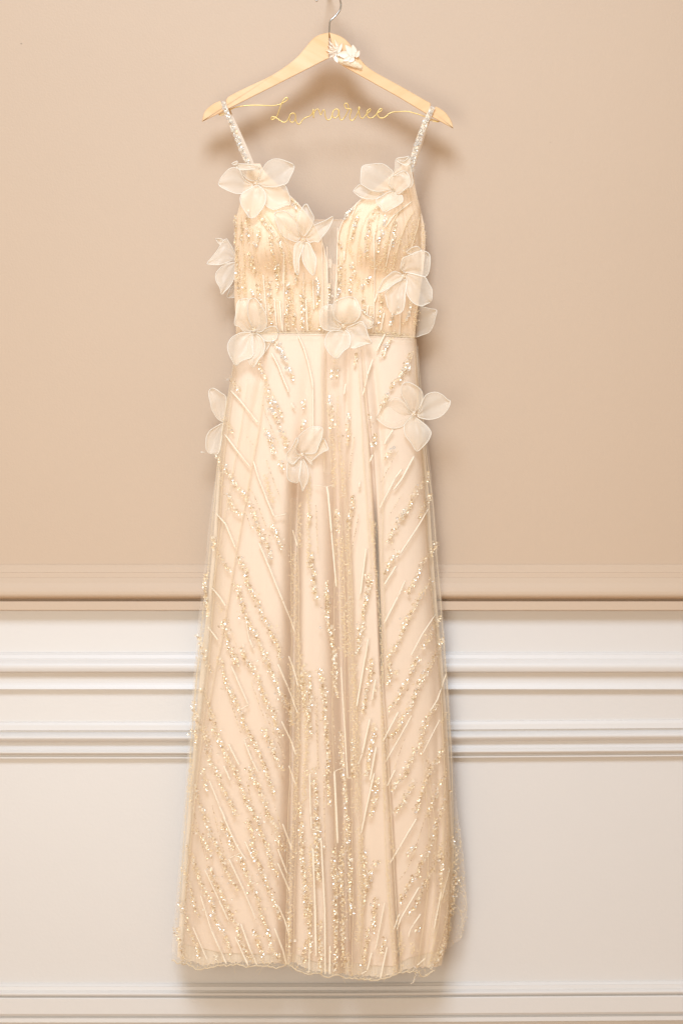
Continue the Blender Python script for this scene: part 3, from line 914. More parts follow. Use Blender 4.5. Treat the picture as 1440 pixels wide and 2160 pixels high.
def band(pts, kind, fn, parent, width=None):
    """S sequin band, W silvery sequins tilted to glint from the key lamp, G gold bead speckle, T thin rope of beads"""
    pts = [tuple(p) for p in pts]
    if len(pts) == 1:
        pts = pts + [(pts[0][0] + 2, pts[0][1] + 3)]
    L = plen(pts)
    mb = MB()
    if kind in "SW":
        wd = width or 5.0
        n = max(3, int(L * (0.47 if kind == "S" else 0.42)))
        p, nn = path_samples(pts, n)
        fade = 0.65 + 0.35 * np.cos(np.linspace(0, 2.2, n))
        p = p + nn * (rng.uniform(-1, 1, n) * wd * fade + 1.6 * noise1(np.arange(n) * 0.12 + pts[0][0], 71))[:, None] + rng.normal(0, 0.9, (n, 2))
        if kind == "S" and n > 14:
            far_ = rng.random(n) < 0.10
            p = p + nn * (far_ * rng.normal(0, 6.5, n))[:, None]
            keep_ = noise1(np.arange(n) * 0.20 + pts[0][1], 72) > -0.75
            p, nn = p[keep_], nn[keep_]; n = len(p)
        Nn = surf_frame(fn, p[:, 0], p[:, 1])
        if kind == "W":
            P0 = W(p[:, 0], p[:, 1], fn(p[:, 0], p[:, 1]))
            la = np.array(KEY_AT) - P0; la /= np.linalg.norm(la, axis=1, keepdims=True)
            ca = np.array([0, -D, ZC]) - P0; ca /= np.linalg.norm(ca, axis=1, keepdims=True)
            Nn = (la + ca) / np.linalg.norm(la + ca, axis=1, keepdims=True) + rng.normal(0, 0.06, (n, 3))  # tilt set midway between key lamp and camera, so the glint is built in
        else:
            coh = 0.22 * np.stack([noise1(p[:, 1] * 0.11 + p[:, 0] * 0.07, 41), 0 * p[:, 0], noise1(p[:, 1] * 0.13 - p[:, 0] * 0.05, 42)], -1)
            Nn = Nn + rng.normal(0, 0.30, (n, 3)) + coh
        Nn /= np.linalg.norm(Nn, axis=1, keepdims=True)
        P = W(p[:, 0], p[:, 1], fn(p[:, 0], p[:, 1]) + 0.0012 + rng.uniform(0, 0.0012, n))
        r = rng.uniform(1.9, 3.0, n) * S
        if kind == "W":
            r = r * 1.2
            mi = rng.choice([3, 1], n, p=[0.75, 0.25])
        else:
            mi = rng.choice([0, 1, 2, 3], n, p=[0.40, 0.32, 0.15, 0.13])
        discs(mb, P, Nn, r, mi)
        nb = int(L * (1.25 if kind == "S" else 0.8))
        p, nn = path_samples(pts, max(3, nb)); nb = len(p)
        p = p + nn * rng.normal(0, wd * 0.75, nb)[:, None] + rng.normal(0, 1.0, (nb, 2))
        beads(mb, W(p[:, 0], p[:, 1], fn(p[:, 0], p[:, 1]) + 0.0010), rng.uniform(0.55, 1.0, nb) * S, rng.choice([4, 0, 1, 2], nb, p=[0.42, 0.18, 0.25, 0.15]))
    elif kind == "G":
        wd = width or 4.5
        nb = max(4, int(L * 0.40 * wd ** 0.75))
        p, nn = path_samples(pts, nb)
        p = p + nn * rng.normal(0, wd * 0.6, nb)[:, None] + rng.normal(0, 1.2, (nb, 2))
        beads(mb, W(p[:, 0], p[:, 1], fn(p[:, 0], p[:, 1]) + 0.0010), rng.uniform(0.75, 1.35, nb) * S, rng.choice([4, 0, 1], nb, p=[0.6, 0.2, 0.2]))
    else:
        nb = max(3, int(L / 2.3))
        p, nn = path_samples(pts, nb)
        p = p + nn * rng.normal(0, 0.45, nb)[:, None]
        beads(mb, W(p[:, 0], p[:, 1], fn(p[:, 0], p[:, 1]) + 0.0010), rng.uniform(0.75, 1.1, nb) * S, rng.choice([2, 0, 1, 4], nb, p=[0.3, 0.3, 0.2, 0.2]))
    o = mb.obj("sequin_band" if kind in "SW" else ("bead_band" if kind == "G" else "bead_line"), M_SEQ, parent, smooth=False)
    o["kind"] = "stuff"
    return o


def stitch(pts, fn, parent, r=1.25):
    n = max(4, int(plen(pts) / 2.2))
    p = np.asarray(pts, float)
    L = np.concatenate([[0], np.cumsum(np.linalg.norm(np.diff(p, axis=0), axis=1))])
    u = np.linspace(0, L[-1], n)
    q = np.stack([np.interp(u, L, p[:, 0]), np.interp(u, L, p[:, 1])], -1)
    q = q + rng.normal(0, 0.12, q.shape)
    rad = r * S * (0.80 + 0.28 * np.abs(np.sin(np.arange(n) * 1.9))) * np.interp(np.linspace(0, 1, n), [0, 0.06, 0.92, 1], [0.6, 1, 1, 0.7])
    mb = MB(); mb.tube(W(q[:, 0], q[:, 1], fn(q[:, 0], q[:, 1]) + 0.0008), rad, 6)
    return mb.obj("embroidery_line", M_THREAD, parent)


def parse(txt):
    out = []
    for line in txt.strip().splitlines():
        line = line.strip()
        if not line or line.startswith('#'):
            continue
        k, rest = line.split(None, 1)
        wd = None
        if ':' in k:
            k, wd = k.split(':'); wd = float(wd)
        out.append((k, wd, [tuple(float(a) for a in q.split(',')) for q in rest.split()]))
    return out


SKIRT = """
W 579,715 587,730 594,747 603,762
W 606,774 614,783
S 613,786 616,800
S 546,760 550,778 556,788 561,801
S 485,795 495,809 507,827
S 561,824 567,840 572,855
W 573,860 577,872
S 578,872 581,879 589,894
W 592,903 594,911
S 597,915 602,927 605,943
W 579,844 582,850
S:2 583,852 592,871 596,881
T 565,810 571,824 581,842
T 555,853 561,875 569,894 579,918 588,935
S 559,904 564,913
W 566,917 569,923
S 569,925 573,937 577,948
W 577,949 580,955
S 589,972 592,980 596,990
S 470,881 476,890 482,896 491,914
T 522,922 536,941
S 460,960 464,980 470,987
W 471,985 475,991
S 474,992 486,1003 493,1019 503,1029 515,1044
T 562,972 571,997 581,1025 591,1048
S:2 641,844 642,861
W 638,886 639,896
S:2 637,896 636,908
G 464,999 468,1030
T 524,1027 534,1042
S 478,1042 487,1059 497,1077 509,1085
S 513,1044 524,1061 536,1081 544,1108 550,1125 557,1139 566,1157
W 569,1163 571,1178
T 536,1044 548,1075 555,1096 573,1138
T 517,1080 532,1120
S 571,1104 585,1129 594,1157
S 503,1172 515,1197 522,1227 532,1250 544,1271 555,1300 565,1318 575,1341 585,1365 594,1388
S 493,1229 509,1260 515,1291 524,1312 538,1335 548,1361 559,1386
S 470,1308 478,1343 487,1370 499,1390
T 478,1299 491,1339 503,1370
S 450,1133 454,1160 470,1184 485,1205
G 460,1271 468,1291
S:2 433,1211 431,1230 437,1273 439,1298
S 419,1337 425,1359 433,1388 447,1417
S 509,1363 517,1388
G:7 620,1164 620,1215 622,1240 620,1312 627,1351 629,1390
G:4 631,1060 631,1100 632,1153
S 657,1166 660,1215 668,1265
T 666,1067 670,1166
S 650,1085 653,1096
S 463,1386 469,1411 478,1438 492,1467 501,1488 509,1509 515,1530 532,1555 542,1580 557,1615 567,1647 580,1674
S 492,1382 501,1405
S 513,1384 534,1411 547,1436 557,1474 574,1499 582,1526 594,1553
S 559,1382 574,1422 584,1447 597,1470 611,1497 615,1530
S 553,1536 574,1572 584,1605 597,1626
T 561,1505 577,1545 590,1573 601,1599
S 444,1503 453,1532 463,1563 474,1578 482,1605 497,1630 507,1655 517,1684 530,1711 540,1730
S 528,1615 534,1642 549,1667 559,1697 567,1726
S 430,1532 436,1567 442,1601 453,1622 463,1640 476,1676 490,1699 497,1722
S 424,1620 430,1640 436,1667
S 412,1653 415,1680 424,1705 432,1726
S 407,1480 413,1513 424,1542
S 407,1538 415,1580
S:3 422,1453 434,1470 445,1505
G 403,1600 402,1700
G:5 629,1390 627,1500 628,1560 625,1620 622,1730
G:6 613,1400 619,1460 614,1530
S 649,1417 653,1480 651,1509 657,1547
S 659,1620 663,1651 667,1692 663,1724
S 636,1692 634,1722
T 663,1459 669,1567 672,1620
S 405,1738 414,1757
S 393,1780 403,1805 412,1832 421,1855 430,1878 446,1901 448,1919 453,1938 469,1961 478,1983 487,2013
S 387,1830 396,1860 403,1887 410,1910 421,1933
S 425,1759 435,1786 448,1807
S 435,1725 442,1757 455,1782 467,1805 476,1834 490,1857 501,1880
S 464,1734 483,1761 492,1793
S 501,1805 515,1832 526,1857 535,1880 547,1908 552,1933 563,1958 570,1990 586,2022
S 519,1731 531,1754 533,1786 542,1816 552,1834 561,1862 572,1889 584,1917 590,1940
S 542,1725 549,1757 563,1784 570,1807 579,1830 586,1848
S 570,1722 581,1747 588,1775 600,1796
S 437,1825 448,1851 460,1871 471,1894 481,1919 490,1938 501,1958 508,1983 515,2000 531,2025
S 380,1901 389,1926 396,1949 405,1974 416,1997 419,2020
S 370,1956 380,1988 387,2015 389,2027
S 535,1963 545,1988 554,2015
S 454,2014 458,2025
S 613,1922 611,1960 613,1995
G:5 618,1740 614,1830 612,1900 610,2020
S 636,1734 636,1809 641,1834 643,1889 645,1933
S 645,1983 641,2029
S 668,1724 668,1805 671,1853
G 708,758 709,770
S:2 700,780 700,799
S:2 711,780 709,797
W 692,838 695,850
S 696,852 697,867 698,890 697,910
G 699,914 705,953 705,992 706,1028
W:2 735,873 734,884
S 731,892 734,910 731,937
T 747,921 743,949 735,1011
S:2 751,745 747,770
S:2 825,711 815,729
W 815,724 808,745
S 807,744 802,750
G 870,743 863,755
W 858,768 851,780 843,795
S 868,748 858,762 848,783 841,797 831,809 823,820
W 819,830 816,836
S 817,834 810,844 802,855
W:2 866,772 862,780
S:2 776,877 780,883
T 788,889 780,910
S 792,916 792,929 784,941
W:2 828,945 823,953
S 821,955 812,968
T 839,951 831,964 819,988 804,1017
S 903,997 897,1015 880,1030 872,1044 856,1077 843,1094 837,1104 827,1127 814,1146
W:2 856,1075 845,1092
G:2 712,836 712,894 716,927 720,1011 722,1048
G:3 723,972 724,1011 726,1048
S 709,1075 712,1102 715,1123
G:9 715,1134 720,1186 722,1269 724,1321 729,1384
S 741,1048 743,1065 737,1090 734,1119
G 733,1127 732,1165 738,1236 738,1311 741,1390
T 756,1086 745,1144 740,1165
S 687,1227 689,1259 695,1292
S 698,1325 699,1352 706,1382
S 780,1211 776,1248 770,1269 764,1307 762,1323 755,1348 752,1382
G:2.5 780,1077 785,1134 795,1238 804,1373 806,1440
G:4 789,1100 789,1148
T 850,1042 839,1057 820,1088
S 910,1044 897,1065 881,1094
S 839,1163 827,1177 818,1194 812,1211
W:2 828,1174 826,1180
S 920,1142 908,1169 891,1190 877,1219 868,1234 860,1252
S 912,1219 900,1240 883,1261 870,1288 860,1302 847,1334 835,1361 818,1384
S 927,1300 918,1317 906,1346 887,1367
S 931,1344 922,1369 912,1388
S 673,1411 680,1442 684,1491 687,1547 691,1591 691,1647 695,1698
W:3 705,1384 705,1400
S 706,1400 705,1424 709,1469
T 700,1482 707,1569
S 718,1542 720,1580 722,1624 727,1664 729,1722
S 781,1389 778,1433 771,1462 767,1491 762,1504
S 790,1527 787,1553 778,1591 771,1636
S 798,1642 789,1684 780,1722
S 820,1384 818,1436
S 833,1413 816,1442
S 882,1384 864,1420 851,1447 831,1482 818,1498
S 915,1389 900,1416 887,1431 873,1469 855,1504 835,1540 820,1558
S 924,1480 911,1502 891,1535 887,1569 867,1598 853,1633 838,1651 824,1669
S 873,1647 853,1684 842,1702 831,1713
S 940,1558 933,1587 913,1611 900,1642 887,1678 878,1713
S 942,1624 916,1678 900,1722
G 944,1504 927,1524
S 947,1667 938,1691 927,1724
G:8 745,1400 746,1447 749,1536 750,1624 752,1713
G:2.5 804,1440 807,1536 811,1602 811,1713
T 669,1469 670,1616
T 682,1624 684,1727 686,1800
S 705,1788 702,1826 707,1862 707,1909 707,1956 709,1998
S 733,1725 735,1791 738,1833 740,1928
S 792,1814 780,1843 773,1876
S 794,1895 787,1932 787,1958
S 811,1977 802,2013
W:2 872,1788 868,1793
S 875,1786 856,1802
S 872,1847 861,1866 849,1890 842,1904
S 884,1899 870,1916 861,1932
S 887,1954 875,1965
S 922,1727 905,1786 889,1819 877,1852
T 896,1725 865,1819 844,1854
S 936,1772 922,1810 910,1838 896,1862 882,1899
S 953,1762 950,1791 931,1819 929,1871
S 943,1876 936,1904
G:4 955,1819 938,1857 922,1918 912,1994 905,2041
G:7 945,1930 941,1975 930,2000 914,2028
S 674,1944 676,2003 676,2046
S 669,1720 669,1803 672,1857
S 709,2003 707,2046
G 733,2010 733,2050
G:6 844,1968 846,2015
G:6 870,1985 872,2013
G:6 757,1744 759,1838 760,1932 752,1990
G:4 816,1814 823,1909 830,1991 835,2039
G:3 822,1700 823,1760 830,1800
G:3 560,801 562,824
G:5 640,1400 645,1560 640,1690
G:4 726,1730 722,1900 724,2040
G:4 652,1000 650,1200
S 957,1845 951,1900 945,1950
S:3 948,1955 932,2008 914,2036
G:6 962,1785 960,1850 953,1930
T 946,1690 938,1800 925,1890
T 930,1700 915,1800 900,1880
T 448,1700 470,1790 492,1850
T 520,1650 545,1740 560,1790
T 405,1690 420,1760 436,1815
T 580,1700 596,1760 606,1800
T 852,1560 838,1600 826,1640
T 905,1600 890,1660 872,1720
T 470,1420 490,1490 508,1545
T 530,1440 552,1500 566,1540
G 655,1780 652,1900 650,2000
S:3 655,1900 652,1960 656,2010
S 720,1790 717,1850 722,1910
S:3 726,1930 722,1980 728,2030
S 765,1790 770,1850 765,1910
S:3 775,1960 770,2010 768,2045
S:3 745,1560 742,1640
G:5 560,1000 575,1060
S:3 636,1420 640,1490
S:3 690,1250 692,1330
"""
LINES = """
t 628,706 641,735 650,766 659,807 660,820
t:0.7 660,820 660,930
t 573,745 587,772 594,791 605,817 609,828
t:0.9 614,850 622,863
t 487,824 509,848 544,892
t 474,916 497,947 528,986
t:0.9 534,972 546,1011 561,1048
t 456,1083 476,1106 497,1157
t 559,1044 578,1090
t:0.6 578,1090 604,1084
t 546,1145 567,1195 596,1267
t:0.8 596,1267 614,1310 621,1332
t 447,1240 464,1260 476,1279
t 439,1322 460,1351
t 526,1349 534,1367
t:0.6 517,1300 526,1349
t:0.8 617,1118 627,1151
t:0.8 488,1405 524,1487
t:0.6 524,1487 507,1497
t 586,1401 607,1449
t:0.8 607,1449 628,1505
t 594,1522 613,1561 624,1592
t 482,1570 505,1615
t 517,1567 532,1605
t:0.7 532,1605 545,1630
t:0.5 517,1567 514,1560 528,1553
t 472,1615 486,1647
t:0.7 442,1647 463,1701
t 463,1701 476,1730
t 609,1384 624,1426 628,1447
t:0.8 609,1615 624,1657
t 653,1632 655,1722
t 471,1722 499,1784 519,1814
t:0.5 508,1799 483,1811
t 483,1812 515,1880
t:0.7 515,1880 540,1940
t 517,1775 533,1812
t:0.7 432,1834 462,1899
t 462,1899 482,1942
t:0.7 423,1889 446,1963
t 446,1963 478,2034
t:1.1 508,1949 526,1999 542,2036
t 496,1976 524,2038
t 586,1791 606,1844
t 586,1821 611,1880
t 586,1910 600,1940 609,1970
t:1.1 579,1958 597,2006 604,2034
t 596,1738 616,1793
t:0.6 407,1956 437,2025
t:1.2 659,1789 665,1915 667,2018
t 656,1722 657,1750
t:0.6 657,1750 668,1750
t:0.8 653,1983 652,2052
t 812,704 794,741
t 786,758 775,791
t:0.9 769,817 765,834
t:0.7 775,791 769,817
t 729,809 726,832
t 829,906 814,929 810,939
t 873,962 847,1011 829,1034
t 847,990 833,1009
t:0.8 833,1009 814,1046 800,1073
t:1.3 689,1027 692,1042 699,1123
t 699,1123 709,1238
t:0.35 660,1023 689,1027 704,1022
t 786,959 780,974
t 759,1017 757,1029
t:1.1 772,1157 760,1254
t 776,1348 770,1390
t:0.8 903,1073 881,1111 843,1169
t 835,1194 810,1234
t:0.8 854,1225 839,1259
t 839,1259 810,1315
t:0.7 918,1296 889,1340 866,1384
t:1.1 771,1380 752,1491
t 792,1433 784,1478
t:1.2 780,1516 764,1590
t:0.7 764,1590 755,1613
t:1.2 793,1576 780,1647
t:0.6 780,1647 789,1649
t:1.2 789,1631 767,1730
t:0.9 719,1407 733,1642
t:0.5 733,1642 749,1640
t:1.4 705,1627 710,1729 712,1779
t:0.5 705,1627 722,1620
t 840,1502 807,1564
t:0.8 868,1509 840,1560 813,1607
t 833,1624 816,1658
t:0.8 940,1422 922,1476 907,1500
t:0.6 927,1518 891,1589
t:1.3 677,1767 685,1921 686,2055
t:1.1 696,1996 695,2055
t:1.1 661,1791 666,2017
t 770,1720 761,1758
t 878,1727 842,1788
t:0.9 842,1788 822,1821
t 884,1871 844,1939 837,1961
t 842,1928 830,1961
t 887,1928 872,1950
t:0.7 872,1950 865,1961 861,1977
t:0.8 811,1904 792,2003
t:1.1 784,2010 774,2048
t:0.6 774,2048 761,2055
t:1.1 816,1998 802,2065
t 896,2022 880,2036
t:0.8 948,1830 930,1900
t:0.8 930,1880 915,1960
"""
BODICE = """
S:2 497,455 497,486 495,516
S:3 500,520 500,544 501,585 502,616 507,625
W:3 521,446 523,458
S 523,460 523,490 523,513
S 527,532 530,547 536,567 538,580
S:3 546,483 544,512
T 533,478 534,506
S 553,460 565,475 571,486 571,516 573,535
G:5 573,535 584,561 588,573 591,593 590,608
S 584,561 588,575
T 558,521 562,544
G 544,559 550,587 556,619
S 559,587 567,599 570,623 570,646 571,666 571,684
T 516,525 516,577 518,620
G:4 516,577 518,620
W:2 529,612 534,622
W:3 611,596 605,603
S:3 606,605 605,617 608,643 605,672 607,697
G 613,525 616,568
S:3 637,623 637,669 637,694
G 657,590 659,623
W:2.5 667,588 671,600 669,620
S:2.5 671,620 671,634 669,651
S:2 620,661 619,684
S:2 674,688 676,693
S:2.5 612,417 625,430
W:2 617,433 625,440
G:5 640,690 680,693
G:5 552,640 560,690
G:5 615,600 620,690
G:4 545,440 556,470
W:3 743,440 735,448 726,460
W:2 749,470 748,476
S:3 753,457 749,473 746,488 743,507
S 795,435 788,453 778,467 777,483 775,508 772,530 770,545
W:2.5 813,457 807,475
W:2.5 805,484 808,494
S:2.5 805,500 798,520 795,533
S:3 715,505 720,523
G 733,507 740,530 743,543
S:3 715,560 717,583 715,608
W:3 713,612 709,628
S:2 708,628 707,637
W:2 742,556 741,563
S 742,555 745,575 738,597 737,620
G 757,582 753,613
S:3 777,583 775,598
T 786,583 787,613
G 840,498 843,517
G 870,463 870,505 860,515 852,533
G:4 892,470 893,500 892,523
G 818,472 818,503 810,533 802,555
G 832,530 828,560
S:3 767,628 767,650 772,660
S:3 805,618 805,638 802,653 797,680 792,692
W:2 829,666 827,672
S:3 828,667 827,677
W:2 824,682 822,688
S:3 867,637 865,650
W:3 864,653 856,672
G 855,675 853,687
G:5 790,700 840,705
G:5 830,702 870,710
G:4 820,440 850,425
S:3 846,405 856,398
G:4 775,545 800,560
G:4 735,640 745,690
G:5 880,560 876,690
S:3 545,600 548,640 550,690
S:3 583,560 586,610
G:5 600,545 603,600
S:2.5 625,560 624,600
G:6 650,640 655,690
S:3 694,600 692,640
G:5 512,560 514,620
S:3 509,470 511,510
S:3 587,500 596,540
G:5 760,520 758,560
S:3 832,470 828,520
S:3 852,540 846,580
G:5 822,600 818,650
S:3 843,620 838,660
G:5 770,665 765,700
S:3 783,660 778,700
G:5 720,545 724,610
W:2.5 537,512 538,520
W:2.5 766,600 765,608
G:8 520,540 535,575
G:8 560,560 590,570
G:7 640,590 640,640
G:8 780,560 830,572
G:7 742,640 748,695
T 505,560 506,620
T 540,590 542,640
T 612,610 612,690
T 652,640 653,695
T 728,560 727,620
T 765,590 764,640
T 840,600 836,660
T 858,470 862,520
T 800,450 790,500
"""
BLINES = """
t 555,580 559,628 562,666
t 578,628 584,692
t:1.2 590,635 595,698
t:0.5 590,635 586,632 580,634
t:1.1 645,632 649,700
t:0.5 645,632 660,631
t 660,590 662,654
t:0.8 623,692 634,715
t:0.8 599,535 597,600
t 790,490 788,507 790,563
t:1.2 726,530 726,550
t 795,620 790,638
t:0.5 790,645 776,645 774,660
t 810,660 803,698
t:0.7 828,500 813,563
t:0.8 753,427 742,455
t:0.7 545,634 553,632
t:0.6 560,470 580,500
t:0.8 868,425 830,455 812,480
t 776,644 774,668
"""
for k, wd, pts in parse(SKIRT):
    band(pts, k, d_tulle, overskirt, wd)
for k, wd, pts in parse(LINES):
    stitch(pts, d_tulle, overskirt, 1.75 * (wd or 1.0))
for k, wd, pts in parse(BODICE):
    band(pts, k, d_over, overL if pts[0][0] < 700 else overR, wd)
for k, wd, pts in parse(BLINES):
    stitch(pts, d_over, overL if pts[0][0] < 700 else overR, 1.6 * (wd or 1.0))

# straps: dense bright sequins
for st, q, e in ((strapL, qL, eL), (strapR, qR, eR)):
    mb = MB()
    n = 95
    idx = rng.uniform(0, len(q) - 1.001, n)
    X = np.interp(idx, np.arange(len(q)), q[:, 0]) + rng.uniform(-4.6, 4.6, n)
    Y = np.interp(idx, np.arange(len(q)), q[:, 1]) + rng.normal(0, 1, n)
    dd_ = np.interp(idx, np.arange(len(q)), e) + rng.uniform(0.0012, 0.003, n)
    Nn = np.array([-0.03, -1.0, 0.33]) + rng.normal(0, 0.09, (n, 3)); Nn /= np.linalg.norm(Nn, axis=1, keepdims=True)
    discs(mb, W(X, Y, dd_), Nn, rng.uniform(2.4, 3.5, n) * S, rng.choice([3, 1, 0, 2], n, p=[0.78, 0.17, 0.03, 0.02]))
    n = 130
    idx = rng.uniform(0, len(q) - 1.001, n)
    X = np.interp(idx, np.arange(len(q)), q[:, 0]) + rng.uniform(-6, 6, n)
    Y = np.interp(idx, np.arange(len(q)), q[:, 1])
    dd_ = np.interp(idx, np.arange(len(q)), e) + rng.uniform(0.0005, 0.0025, n)
    beads(mb, W(X, Y, dd_), rng.uniform(0.7, 1.2, n) * S, rng.choice([1, 3, 4], n))
    o = mb.obj("sequin_band", M_SEQ, st, smooth=False); o["kind"] = "stuff"

hb = MB()
n = 520
ss_ = rng.uniform(0.01, 0.99, n)
Yh_ = np.interp(ss_, *np.array(HEM_T, float).T) - np.abs(rng.normal(0, 9, n)) - 1
xl_ = smooth_interp(XLt, Yh_, 40); xr_ = smooth_interp(XRt, Yh_, 40)
X_ = xl_ + (xr_ - xl_) * ss_
beads(hb, W(X_, Yh_, d_tulle(X_, Yh_) + 0.001), rng.uniform(0.6, 1.25, n) * S, rng.choice([4, 1, 0, 3], n, p=[0.4, 0.3, 0.2, 0.1]))
hs_ = np.linspace(0, 1, 220)
hy_ = np.interp(hs_, *np.array(HEM_T, float).T) + 3 * noise1(hs_ * 60, 8)
hx_ = smooth_interp(XLt, hy_, 40); hx_ = hx_ + (smooth_interp(XRt, hy_, 40) - hx_) * hs_
he = MB(); he.tube(W(hx_, hy_, d_tulle(hx_, hy_) + 0.0004), 0.0011, 5)
he.obj("hem_edge", M_FOLD, overskirt)
o = hb.obj("hem_beads", M_SEQ, overskirt, smooth=False); o["kind"] = "stuff"
# beads along the silhouette folds of the back net, and the loose strand under the hem
mb = MB()
n = 260
Y = rng.uniform(1720, 1990, n); xr = np.interp(Y, *np.array(XRb, float).T)
X = xr - np.abs(rng.normal(0, 10, n)) + 0
beads(mb, W(X, Y, d_back(X, Y) + 0.0015), rng.uniform(0.7, 1.3, n) * S, rng.choice([4, 1, 0], n))
n = 220
Y = rng.uniform(1180, 1980, n); xl = np.interp(Y, *np.array(XLt, float).T)
X = xl + np.abs(rng.normal(0, 4, n))
beads(mb, W(X, Y, d_tulle(X, Y) + 0.001), rng.uniform(0.7, 1.2, n) * S, rng.choice([4, 1, 0], n))
o = mb.obj("edge_beads", M_SEQ, overskirt, smooth=False); o["kind"] = "stuff"
mb = MB()
q = catmull([(874, 2040), (877, 2052), (875, 2062), (871, 2074)], 20)
beads(mb, W(q[:, 0] + rng.normal(0, 1.4, 20), q[:, 1], d_tulle(q[:, 0], np.minimum(q[:, 1], 2045)) + 0.001), rng.uniform(1.0, 1.7, 20) * S, rng.choice([1, 4, 3], 20))
mb.obj("loose_bead_strand", M_SEQ, overskirt, smooth=False)
# frayed ends at the hem and by the right side
mb = MB()
for k in range(40):
    s = rng.random()
    x0 = 366 + s * 540
    y0 = np.interp(s, *np.array(HEM_T, float).T) + 3 * float(noise1(np.array([s * 60]), 8)[0]) - 3
    ln = rng.uniform(2, 6) if rng.random() < 0.88 else rng.uniform(10, 22)
    an = rng.normal(0, 0.5)
    pts = [(x0, y0), (x0 + an * ln * 0.4, y0 + ln * 0.5), (x0 + an * ln + rng.normal(0, 1.5), y0 + ln)]
    q = catmull(pts, 6)
    dd_ = float(d_tulle(np.array([x0]), np.array([y0]))[0]) + 0.0005
    mb.tube(W(q[:, 0], q[:, 1], np.full(6, dd_)), 0.22 * S, 4)
for pts in ([(956, 1745), (966, 1752), (971, 1770), (970, 1790)], [(958, 1862), (972, 1870), (981, 1885), (983, 1905), (976, 1925)], [(962, 1880), (974, 1886), (984, 1908), (981, 1930), (972, 1945)], [(950, 1900), (966, 1915), (975, 1940), (970, 1960)], [(926, 1700), (948, 1740), (960, 1800), (955, 1830)]):
    q = catmull(pts, 24)
    mb.tube(W(q[:, 0], q[:, 1], np.full(24, 0.052)), 0.28 * S, 5)
o = mb.obj("frayed_threads", M_STRAY, overskirt); o["kind"] = "stuff"

# ---------------------------------------------------------------- organza flowers
def petal(pts, flower, d0, lift=0.014, cup=0.005, seed=0, tip=None):
    """pts: outline in photo pixels, the first point is the root"""
    P = np.asarray(pts, float)
    O = catmull(P, 72, closed=True)
    root = O[0]
    far = int(np.argmax(np.linalg.norm(O - root, axis=1))) if tip is None else tip
    Lside = O[:far + 1]; Rside = np.concatenate([O[far:], O[:1]])[::-1]

    def rs(a, n):
        L = np.concatenate([[0], np.cumsum(np.linalg.norm(np.diff(a, axis=0), axis=1))])
        u = np.linspace(0, L[-1], n)
        return np.stack([np.interp(u, L, a[:, 0]), np.interp(u, L, a[:, 1])], -1)

    nr, nc = 22, 15
    A = rs(Lside, nr); B = rs(Rside, nr)
    s = np.linspace(0, 1, nc)
    XY = A[:, None, :] * (1 - s)[None, :, None] + B[:, None, :] * s[None, :, None]
    t = np.linspace(0, 1, nr)[:, None]
    r = np.random.default_rng(100 + seed)
    ph = r.uniform(0, 6.28, 4)
    wr_ = np.sin(s[None, :] * 15 + ph[0]) * np.exp(-t * 2.2) * np.minimum(1, t * 9) * 0.0018
    wr_ = wr_ + 0.0026 * np.sin(s[None, :] * 6.3 + t * 3 + ph[1]) * t + 0.0022 * np.sin(s[None, :] * 3.0 - t * 5 + ph[3]) * t + 0.0012 * np.sin(t * 7 + ph[2])
    sk = r.uniform(-0.5, 0.5)
    dep = d0 + lift * np.sin(np.minimum(t, 1) * 2.0) + cup * ((2 * s[None, :] - 1) ** 2) * np.sin(t * 2.6) + wr_ + sk * 0.006 * (s[None, :] - 0.5) * np.sin(t * np.pi)
    mb = MB()
    G = W(XY[..., 0], XY[..., 1], dep)
    mb.grid(G, 0)
    edge = np.concatenate([G[:, 0], G[::-1, -1]])
    keep = [0]
    for i in range(1, len(edge)):
        if np.linalg.norm(edge[i] - edge[keep[-1]]) > 3e-4:
            keep.append(i)
    edge = edge[keep]
    mb.tube(edge, 0.00074, 5, m=1, closed=False)
    # a few threads of the raw weave sticking out at the tip
    return mb.obj("petal", [M_PETAL, M_PIPE], flower)


def flower(center, scale, org, petals, fn, dflower=None, cluster=True, label=None, dz=0.0016, lift=0.014):
    cx, cy = org[0] + center[0] / scale, org[1] + center[1] / scale
    base = float(fn(np.array([cx]), np.array([cy]))[0]) if dflower is None else dflower
    base += 0.004
    f = empty("fabric_flower", (W(cx, cy, base) - np.array(gown.location)).tolist())
    f.parent = gown
    if label: f["label"] = label
    for i, pt in enumerate(petals):
        opt = {}
        if isinstance(pt, dict):
            opt = dict(pt); pt = opt.pop("p")
        pp = [(org[0] + x / scale, org[1] + y / scale) for x, y in pt]
        ii = opt.pop("o", i)
        petal(pp, f, base + dz * ii + opt.pop("d", 0), opt.pop("lift", lift), opt.pop("cup", 0.004), seed=int(cx * 7 + cy + i * 13))
    if cluster:
        mb = MB()
        r = np.random.default_rng(int(cx))
        zb = base + dz * len(petals) + 0.006
        for k in range(11):
            a = k * 2.4; rad = 1.35 * math.sqrt(k) + r.uniform(-0.3, 0.3)
            mb.ball(W(cx + rad * math.cos(a), cy + rad * math.sin(a), zb + 0.0015 - rad * 0.00025), r.uniform(0.0007, 0.0013), int(r.integers(0, 3)), 7, 5)
        mb.obj("bead_cluster", [M_PEARL, M_SEQ[1], M_SEQ[0]], f)
    return f


